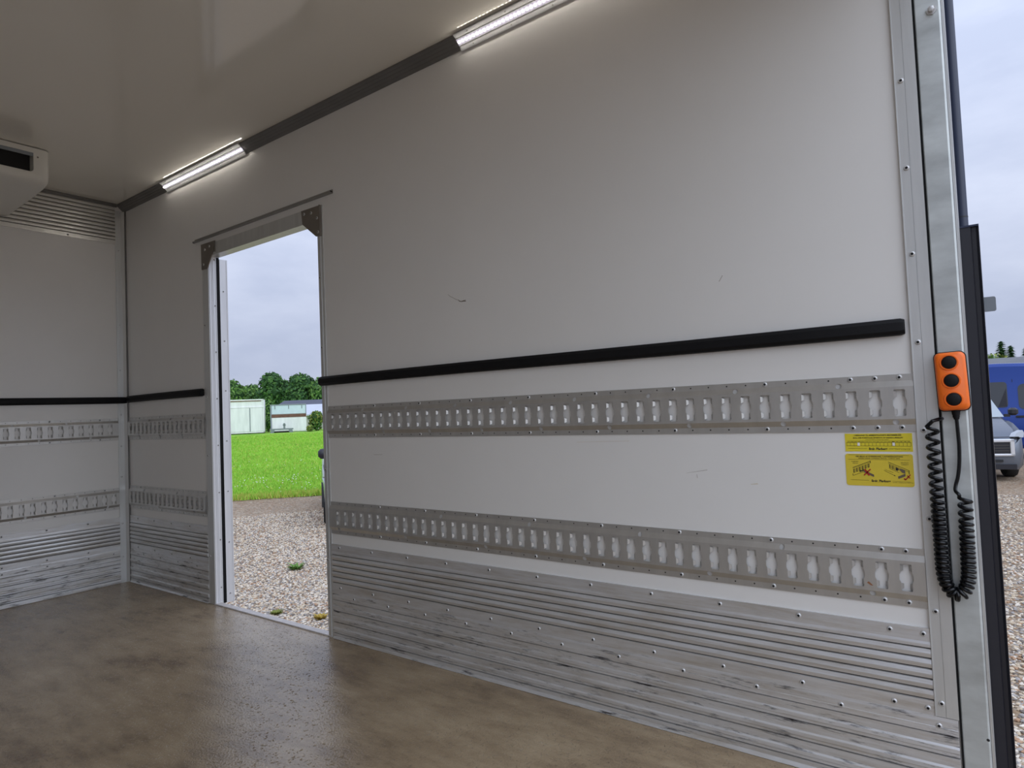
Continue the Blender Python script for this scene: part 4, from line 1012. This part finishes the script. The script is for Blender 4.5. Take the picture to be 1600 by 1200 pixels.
tree_spots = [ # x, y, kind, scale, rotation, label
    (-75.2, 44.0, 1, 1.02, 0.3, 'light green leafy tree nearest the left jamb, above the white container'),
    (-78.5, 49.1, 1, 0.96, 2.1, 'light green leafy tree above the right half of the white container'),
    (-71.1, 47.1, 0, 1.06, 1.0, 'tall dark green tree rising behind the gap between the containers'),
    (-75.0, 51.7, 0, 0.97, 4.0, 'dark green tree behind the left half of the old truck body'),
    (-68.3, 49.2, 0, 1.02, 2.7, 'dark green tree with a notch behind the middle of the old truck body'),
    (-73.0, 54.4, 0, 0.90, 5.1, 'lower dark green tree behind the right edge of the old truck body'),
    (-65.7, 51.2, 1, 1.0, 0.8, 'green tree beside the right jamb above the dark roof'),
    (-83.4, 46.7, 0, 1.0, 3.3, 'dark green tree hidden mostly by the left jamb'),
    (-69.1, 56.1, 1, 1.0, 3.9, 'green tree farthest right, mostly hidden by the wall')]
for x, y, k, sc, rz, lab in tree_spots:
    pr = protoA if k == 0 else protoB
    o = pr if first[k] else copy_tree(pr); first[k] = False
    o.location = (x, y, -0.15); o.rotation_euler = (0,0,rz); o.scale = (sc, sc, sc); o['label'] = lab
def make_shrub(loc, hgt, wid, mis, label, seed, n=900, size=0.12, name='shrub', cat='shrub'):
    rnd = random.Random(seed); root = thing(name, (0,0,0), label, cat)
    lobes = [(0,0,hgt*0.5,wid*0.42,wid*0.42,hgt*0.48)] + [(wid*rnd.uniform(-.3,.3), wid*rnd.uniform(-.3,.3), hgt*rnd.uniform(.25,.85), wid*.25, wid*.25, hgt*.16) for i in range(6)]
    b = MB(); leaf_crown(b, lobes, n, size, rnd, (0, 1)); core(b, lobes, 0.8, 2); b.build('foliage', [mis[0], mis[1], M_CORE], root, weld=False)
    b = MB(); b.tube([(0,0,-0.05),(0,0,hgt*0.4)], [0.05,0.03], 6); b.build('stem', M_BARK, root)
    root.location = loc; return root
make_shrub((-44.58, 29.64, -0.13), 3.1, 1.05, (M_LEAF[2], M_LEAF[1]), 'tall pale green shrub growing in the gap between the two containers', 31)
make_shrub((-45.88, 30.42, -0.13), 2.4, 0.8, (M_LEAF[1], M_LEAF[0]), 'dark lower shrub in the gap beside the truck body', 32)
make_shrub((-39.13, 30.33, -0.13), 1.6, 1.35, (M_LEAF[3], M_LEAF[1]), 'rounded olive green bush right of the old truck body', 33)
make_shrub((-39.72, 32.39, -0.13), 1.75, 1.6, (M_LEAF[3], M_LEAF[2]), 'yellow green bush next to the right jamb', 34)
make_shrub((-37.95, 28.84, -0.13), 0.5, 0.5, (M_LEAF[3], M_LEAF[2]), 'low tuft of long grass at the right foot of the truck body', 35, n=300)
make_shrub((4.25, 63.5, -0.9), 4.9, 2.6, (M_LEAF[2], M_LEAF[3]), 'yellow green bush topping the grey roof beside the black buffer rail', 36, n=900, size=0.2)
def conifer(loc, hgt, wid, label, seed):
    rnd = random.Random(seed); root = thing('conifer', (0,0,0), label, 'tree', None); b = MB()
    for i in range(900):
        t = rnd.random()**0.8; r = wid*0.5*(1-t)*rnd.uniform(0.5, 1.0)+0.05; a = rnd.uniform(0, 6.28); z = hgt*(0.12+0.88*t)
        p = Vector((r*math.cos(a), r*math.sin(a), z)); o_ = Vector((math.cos(a), math.sin(a), -0.25)); sd = Vector((-math.sin(a), math.cos(a), 0)); s = 0.22
        b.add([p-o_*s, p+sd*s*0.4, p+o_*s*1.3, p-sd*s*0.4], [(0,1,2,3)], rnd.choice((0,0,1)))
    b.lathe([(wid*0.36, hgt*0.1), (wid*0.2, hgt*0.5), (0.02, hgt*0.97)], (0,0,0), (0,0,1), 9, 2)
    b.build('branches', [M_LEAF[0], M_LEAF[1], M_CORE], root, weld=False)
    b = MB(); b.tube([(0,0,-0.1),(0,0,hgt*0.2)], 0.15, 7); b.build('trunk', M_BARK, root); root.location = loc
conifer((4.85, 64.6, -0.9), 5.75, 2.6, 'tallest dark conifer behind the grey roof, nearest the black buffer rail', 41)
conifer((5.48, 66.6, -0.9), 5.45, 1.9, 'middle dark conifer of three behind the grey roof', 42)
conifer((6.45, 64.9, -0.9), 5.2, 2.2, 'dark conifer behind the grey roof at the right edge of the photo', 43)

# ------------------------------------------------------------------ vehicles (x forward from the nose, y left, z up)
def loft(b, secs, mi=0):
    n = len(secs[0][1]); vs = []
    for x, half in secs:
        vs += [(x, y, z) for y, z in half] + [(x, -y, z) for y, z in reversed(half)]
    N = 2*n; k = len(secs)
    fs = [(i*N+j, i*N+(j+1)%N, (i+1)*N+(j+1)%N, (i+1)*N+j) for i in range(k-1) for j in range(N)]
    fs += [tuple(range(N)), tuple(range((k-1)*N, k*N))]
    b.add(vs, fs, mi)
def section(w, zs, zb, zr, wr):     # sill, belt, roof heights; half width, roof half width
    return [(w*0.90, zs), (w*0.985, zs+0.10), (w, zs+(zb-zs)*0.5), (w*0.985, zb-0.03), (w*0.965, zb), (wr+(w*0.965-wr)*0.12, zr-0.10), (wr*0.93, zr-0.02), (wr*0.55, zr)]
def wheel(root, x, y, r, sgn):
    b = MB(); b.lathe([(r*0.62,0.0),(r*0.95,0.0),(r,0.03),(r,0.17),(r*0.95,0.2),(r*0.62,0.2)], (x, y, r), (0,sgn,0), 28)
    w = b.build('wheel', M_TYRE, root, org=(0,0,0), smooth=40)
    b = MB(); b.lathe([(r*0.63,0.15),(r*0.60,0.19),(r*0.50,0.17),(r*0.2,0.18),(0.001,0.20)], (x, y, r), (0,sgn,0), 20); b.build('rim', M_HUB, w, org=(0,0,0), smooth=30)
def vehicle(name, label, cat, prof, W_, paint, wheels, wr=0.34, roofw=0.80):
    root = thing(name, (0,0,0), label, cat)
    secs = [(x, section(W_*k, zs, zb, zr, W_*k*(roofw if zr > zb+0.15 else 0.9))) for x, zs, zb, zr, k in prof]
    b = MB(); loft(b, secs); b.build('body', paint, root, org=(0,0,0), smooth=35)
    for x in wheels:
        for sg in (1, -1): wheel(root, x, sg*(W_-0.22), wr, sg)
        b = MB()
        for sg in (1, -1):
            n = 14; c = [(x+(wr+0.07)*math.cos(math.pi*i/(n-1)), wr+(wr+0.07)*math.sin(math.pi*i/(n-1))*0.98) for i in range(n)]
            b.add([(p, sg*(W_+0.004), q) for p, q in c] + [(p, sg*(W_-0.05), q) for p, q in c], [tuple(range(n))] + [(i,i+1,n+i+1,n+i) for i in range(n-1)])
        b.build('wheel_arch', M_DARK, root, org=(0,0,0))
    return root, secs
def side_pt(secs, x, z, sg, off=0.006):
    for (xa, ha), (xb, hb) in zip(secs[:-1], secs[1:]):
        lo, hi = min(xa,xb), max(xa,xb)
        if lo <= x <= hi:
            t = (x-xa)/(xb-xa); h = [(ya+(yb-ya)*t, za+(zb-za)*t) for (ya,za),(yb,zb) in zip(ha,hb)]
            for (y0,z0),(y1,z1) in zip(h[:-1],h[1:]):
                if z0 <= z <= z1: return (x, sg*(y0+(y1-y0)*(z-z0)/(z1-z0+1e-9)+off), z)
            return (x, sg*(h[-2][0]+off), z)
    return (x, sg*0.9, z)
def side_panel(root, secs, poly, name, m, off=0.006, sides=(1,-1), inner=None):
    for sg in sides:
        b = MB(); pts = [side_pt(secs, x, z, sg, off) for x, z in poly]; n = len(pts)
        c = tuple(sum(p[i] for p in pts)/n for i in range(3))
        back = [(x, y-sg*0.02, z) for x, y, z in pts]
        b.add(pts+back, [tuple(range(n))] + [(i,(i+1)%n,n+(i+1)%n,n+i) for i in range(n)])
        b.build(name, m, root, org=(0,0,0))
def round_rect(x0, x1, z0, z1, r=0.08):
    out = []
    for cx, cz, a0 in ((x1-r,z1-r,0),(x0+r,z1-r,90),(x0+r,z0+r,180),(x1-r,z0+r,270)):
        for k in range(4):
            a = math.radians(a0+30*k); out.append((cx+r*math.cos(a), cz+r*math.sin(a)))
    return out

# blue van, side on
Pv = [(0.02,0.35,0.75,0.80,0.82),(-0.10,0.30,0.95,1.02,0.93),(-0.75,0.28,1.12,1.20,0.98),(-1.05,0.28,1.20,1.35,0.99),(-1.75,0.28,1.24,2.30,1.0),(-2.1,0.28,1.24,2.50,1.0),(-3.0,0.28,1.24,2.54,1.0),(-5.2,0.28,1.24,2.54,1.0),(-5.45,0.32,1.24,2.50,0.98),(-5.55,0.40,1.24,2.40,0.95)]
bv, secs = vehicle('blue_van', 'blue high roofed van parked side on behind the grey van', 'van', Pv, 1.0, M_BLUEV, (-0.95, -4.35))
side_panel(bv, secs, round_rect(-2.62, -1.62, 1.30, 1.96, 0.12), 'window', M_GLASS, sides=(1,-1))
side_panel(bv, secs, round_rect(-4.20, -2.84, 1.36, 2.03, 0.08), 'window', M_GLASS, sides=(1,-1))
side_panel(bv, secs, [(-3.05,1.38),(-2.86,1.38),(-2.86,1.86)], 'dark_glass_patch', M_BLK, off=0.012)  # dark triangle painted over the glass for its interior and reflection
side_panel(bv, secs, [(-5.3,2.30),(-1.95,2.30),(-1.95,2.275),(-5.3,2.275)], 'roof_seam', M_DARK, off=0.004)
side_panel(bv, secs, [(-5.3,2.12),(-1.9,2.12),(-1.9,2.10),(-5.3,2.10)], 'gutter', M_DARK, off=0.004)
for x in (-2.73, -4.3, -1.5): side_panel(bv, secs, [(x,0.45),(x+0.012,0.45),(x+0.012,2.09),(x,2.09)], 'door_seam', M_DARK, off=0.003)
side_panel(bv, secs, round_rect(-2.70, -2.50, 1.09, 1.14, 0.02), 'door_handle', M_BLK, off=0.02)
side_panel(bv, secs, [(-5.3,0.72),(-1.5,0.72),(-1.5,0.62),(-5.3,0.62)], 'rub_strip', M_BLK, off=0.012)
b = MB(); b.add([(-1.08,0.78,1.40),(-1.08,-0.78,1.40),(-1.70,-0.70,2.22),(-1.70,0.70,2.22)], [(0,1,2,3)]); b.build('windscreen', M_GLASS, bv, org=(0,0,0))
bv.location = (7.27, 20.62, G); bv.rotation_euler = (0,0,0.02)

# grey van, nose towards the box
Pg = [(0.03,0.34,0.58,0.62,0.72),(0.0,0.24,0.78,0.84,0.84),(-0.10,0.22,0.86,0.92,0.93),(-0.30,0.20,1.00,1.04,0.98),(-0.75,0.20,1.12,1.16,1.0),(-1.05,0.20,1.16,1.24,1.0),(-1.75,0.20,1.18,1.72,1.0),(-2.3,0.20,1.18,1.90,1.0),(-4.6,0.20,1.18,1.90,1.0),(-4.8,0.26,1.16,1.82,0.97),(-4.9,0.38,1.14,1.70,0.93)]
gv, secs = vehicle('grey_van', 'grey van with pale framed grille facing the box, beside the black buffer rail', 'van', Pg, 0.95, M_GREYV, (-0.88, -3.9), 0.33)
b = MB(); b.add([(-1.03,0.84,1.235),(-1.03,-0.84,1.235),(-1.73,-0.74,1.72),(-1.73,0.74,1.72)], [(0,1,2,3)])
b.v = [(x+0.012, y, z+0.014) for x, y, z in b.v]; b.build('windscreen', M_SCREEN, gv, org=(0,0,0))
b = MB(); b.box(0.0, 0.055, -0.66, 0.66, 0.50, 0.80); b.build('grille', M_BLK, gv, org=(0,0,0))
b = MB()
for y0, y1, z0, z1 in ((-0.70,0.70,0.78,0.84),(-0.70,0.70,0.50,0.55),(-0.70,-0.63,0.50,0.84),(0.63,0.70,0.50,0.84)): b.bbox(0.02, 0.085, y0, y1, z0, z1, 0.012)
b.build('grille_surround', M_CHROME, gv, org=(0,0,0))
for k in range(4):
    b = MB(); b.box(0.045, 0.065, -0.62, 0.62, 0.545+k*0.055, 0.560+k*0.055); b.build('grille_bar', M_SHADE_GREY, gv, org=(0,0,0))
for sg in (1, -1):
    b = MB(); v0 = [(-0.01,0.70,0.87),(-0.13,0.885,0.86),(-0.24,0.93,0.94),(-0.21,0.90,1.00),(-0.08,0.76,0.95)]
    b.add([(x+0.03, sg*(y+0.015), z) for x, y, z in v0] + [(x-0.05, sg*(y-0.05), z) for x, y, z in v0], [(0,1,2,3,4)] + [(i,(i+1)%5,5+(i+1)%5,5+i) for i in range(5)])
    b.build('headlamp', M_LAMP, gv, org=(0,0,0), smooth=30)
    b = MB(); b.bbox(-1.32, -1.14, sg*1.06-0.08, sg*1.06+0.08, 1.27, 1.43, 0.04); mo = b.build('mirror', M_BLK, gv, org=(0,0,0), smooth=40)
    b = MB(); b.box(-1.27, -1.20, min(sg*0.90,sg*1.0), max(sg*0.90,sg*1.0), 1.24, 1.30); b.build('mirror_arm', M_BLK, mo, org=(0,0,0))
b = MB(); b.box(-0.02, 0.06, -0.72, 0.72, 0.24, 0.34); b.build('air_intake', M_BLK, gv, org=(0,0,0))
b = MB(); b.box(0.05, 0.07, -0.50, 0.50, 0.385, 0.43); b.build('bumper_slot', M_DARK, gv, org=(0,0,0))
b = MB(); b.tube([(0.005,-0.80,0.875),(0.035,0.0,0.878),(0.005,0.80,0.875)], 0.008, 5); b.build('bonnet_seam', M_DARK, gv, org=(0,0,0))
side_panel(gv, secs, round_rect(-2.75, -1.72, 1.22, 1.68, 0.08), 'window', M_GLASS)
gv.location = (3.743, 14.395, G); gv.rotation_euler = (0,0,-1.3265)

# silver car seen past the right door jamb
Pc = [(0.02,0.32,0.50,0.55,0.70),(-0.03,0.25,0.68,0.72,0.84),(-0.18,0.22,0.80,0.84,0.94),(-0.9,0.20,0.94,0.99,1.0),(-1.15,0.20,0.98,1.06,1.0),(-1.85,0.20,1.00,1.50,1.0),(-2.3,0.20,1.01,1.58,1.0),(-3.4,0.20,1.02,1.54,1.0),(-3.95,0.24,1.02,1.28,0.97),(-4.15,0.34,0.96,1.02,0.90)]
sc_, secs = vehicle('silver_car', 'silver car with a black door mirror half hidden by the right door jamb', 'car', Pc, 0.88, M_SILVER, (-0.78, -3.35), 0.32)
side_panel(sc_, secs, [(-1.45,1.05),(-3.1,1.06),(-3.0,1.44),(-1.95,1.44)], 'window', M_GLASS)
b = MB(); b.add([(-1.13,0.76,1.06),(-1.13,-0.76,1.06),(-1.83,-0.64,1.49),(-1.83,0.64,1.49)], [(0,1,2,3)]); b.v = [(x+0.012,y,z+0.014) for x,y,z in b.v]; b.build('windscreen', M_GLASS, sc_, org=(0,0,0))
for sg in (1, -1):
    b = MB(); b.bbox(-1.48, -1.32, sg*0.835-0.095, sg*0.835+0.095, 1.07, 1.25, 0.045); mo = b.build('mirror', M_BLK, sc_, org=(0,0,0), smooth=50)
    b = MB(); v0 = [(-0.02,0.56,0.68),(-0.16,0.80,0.68),(-0.38,0.86,0.82),(-0.24,0.80,0.86),(-0.05,0.58,0.76)]
    b.add([(x+0.03, sg*(y+0.01), z) for x, y, z in v0] + [(x-0.05, sg*(y-0.05), z) for x, y, z in v0], [(0,1,2,3,4)] + [(i,(i+1)%5,5+(i+1)%5,5+i) for i in range(5)]); b.build('headlamp', M_LAMP, sc_, org=(0,0,0))
b = MB(); b.bbox(-0.02, 0.045, -0.42, 0.42, 0.42, 0.62, 0.01); b.build('grille', M_BLK, sc_, org=(0,0,0))
dv = Vector((-0.7985, 0.602)).normalized()     # away from the camera along the car's visible flank
rt = Vector((dv.y, -dv.x))                     # to the right of that view
if rt.y < 0: rt = -rt
contact = Vector((-5.24, 5.34)); nose = contact - dv*0.80 + rt*0.85
sc_.location = (nose.x, nose.y, G); sc_.rotation_euler = (0,0,math.atan2(-dv.y, -dv.x))
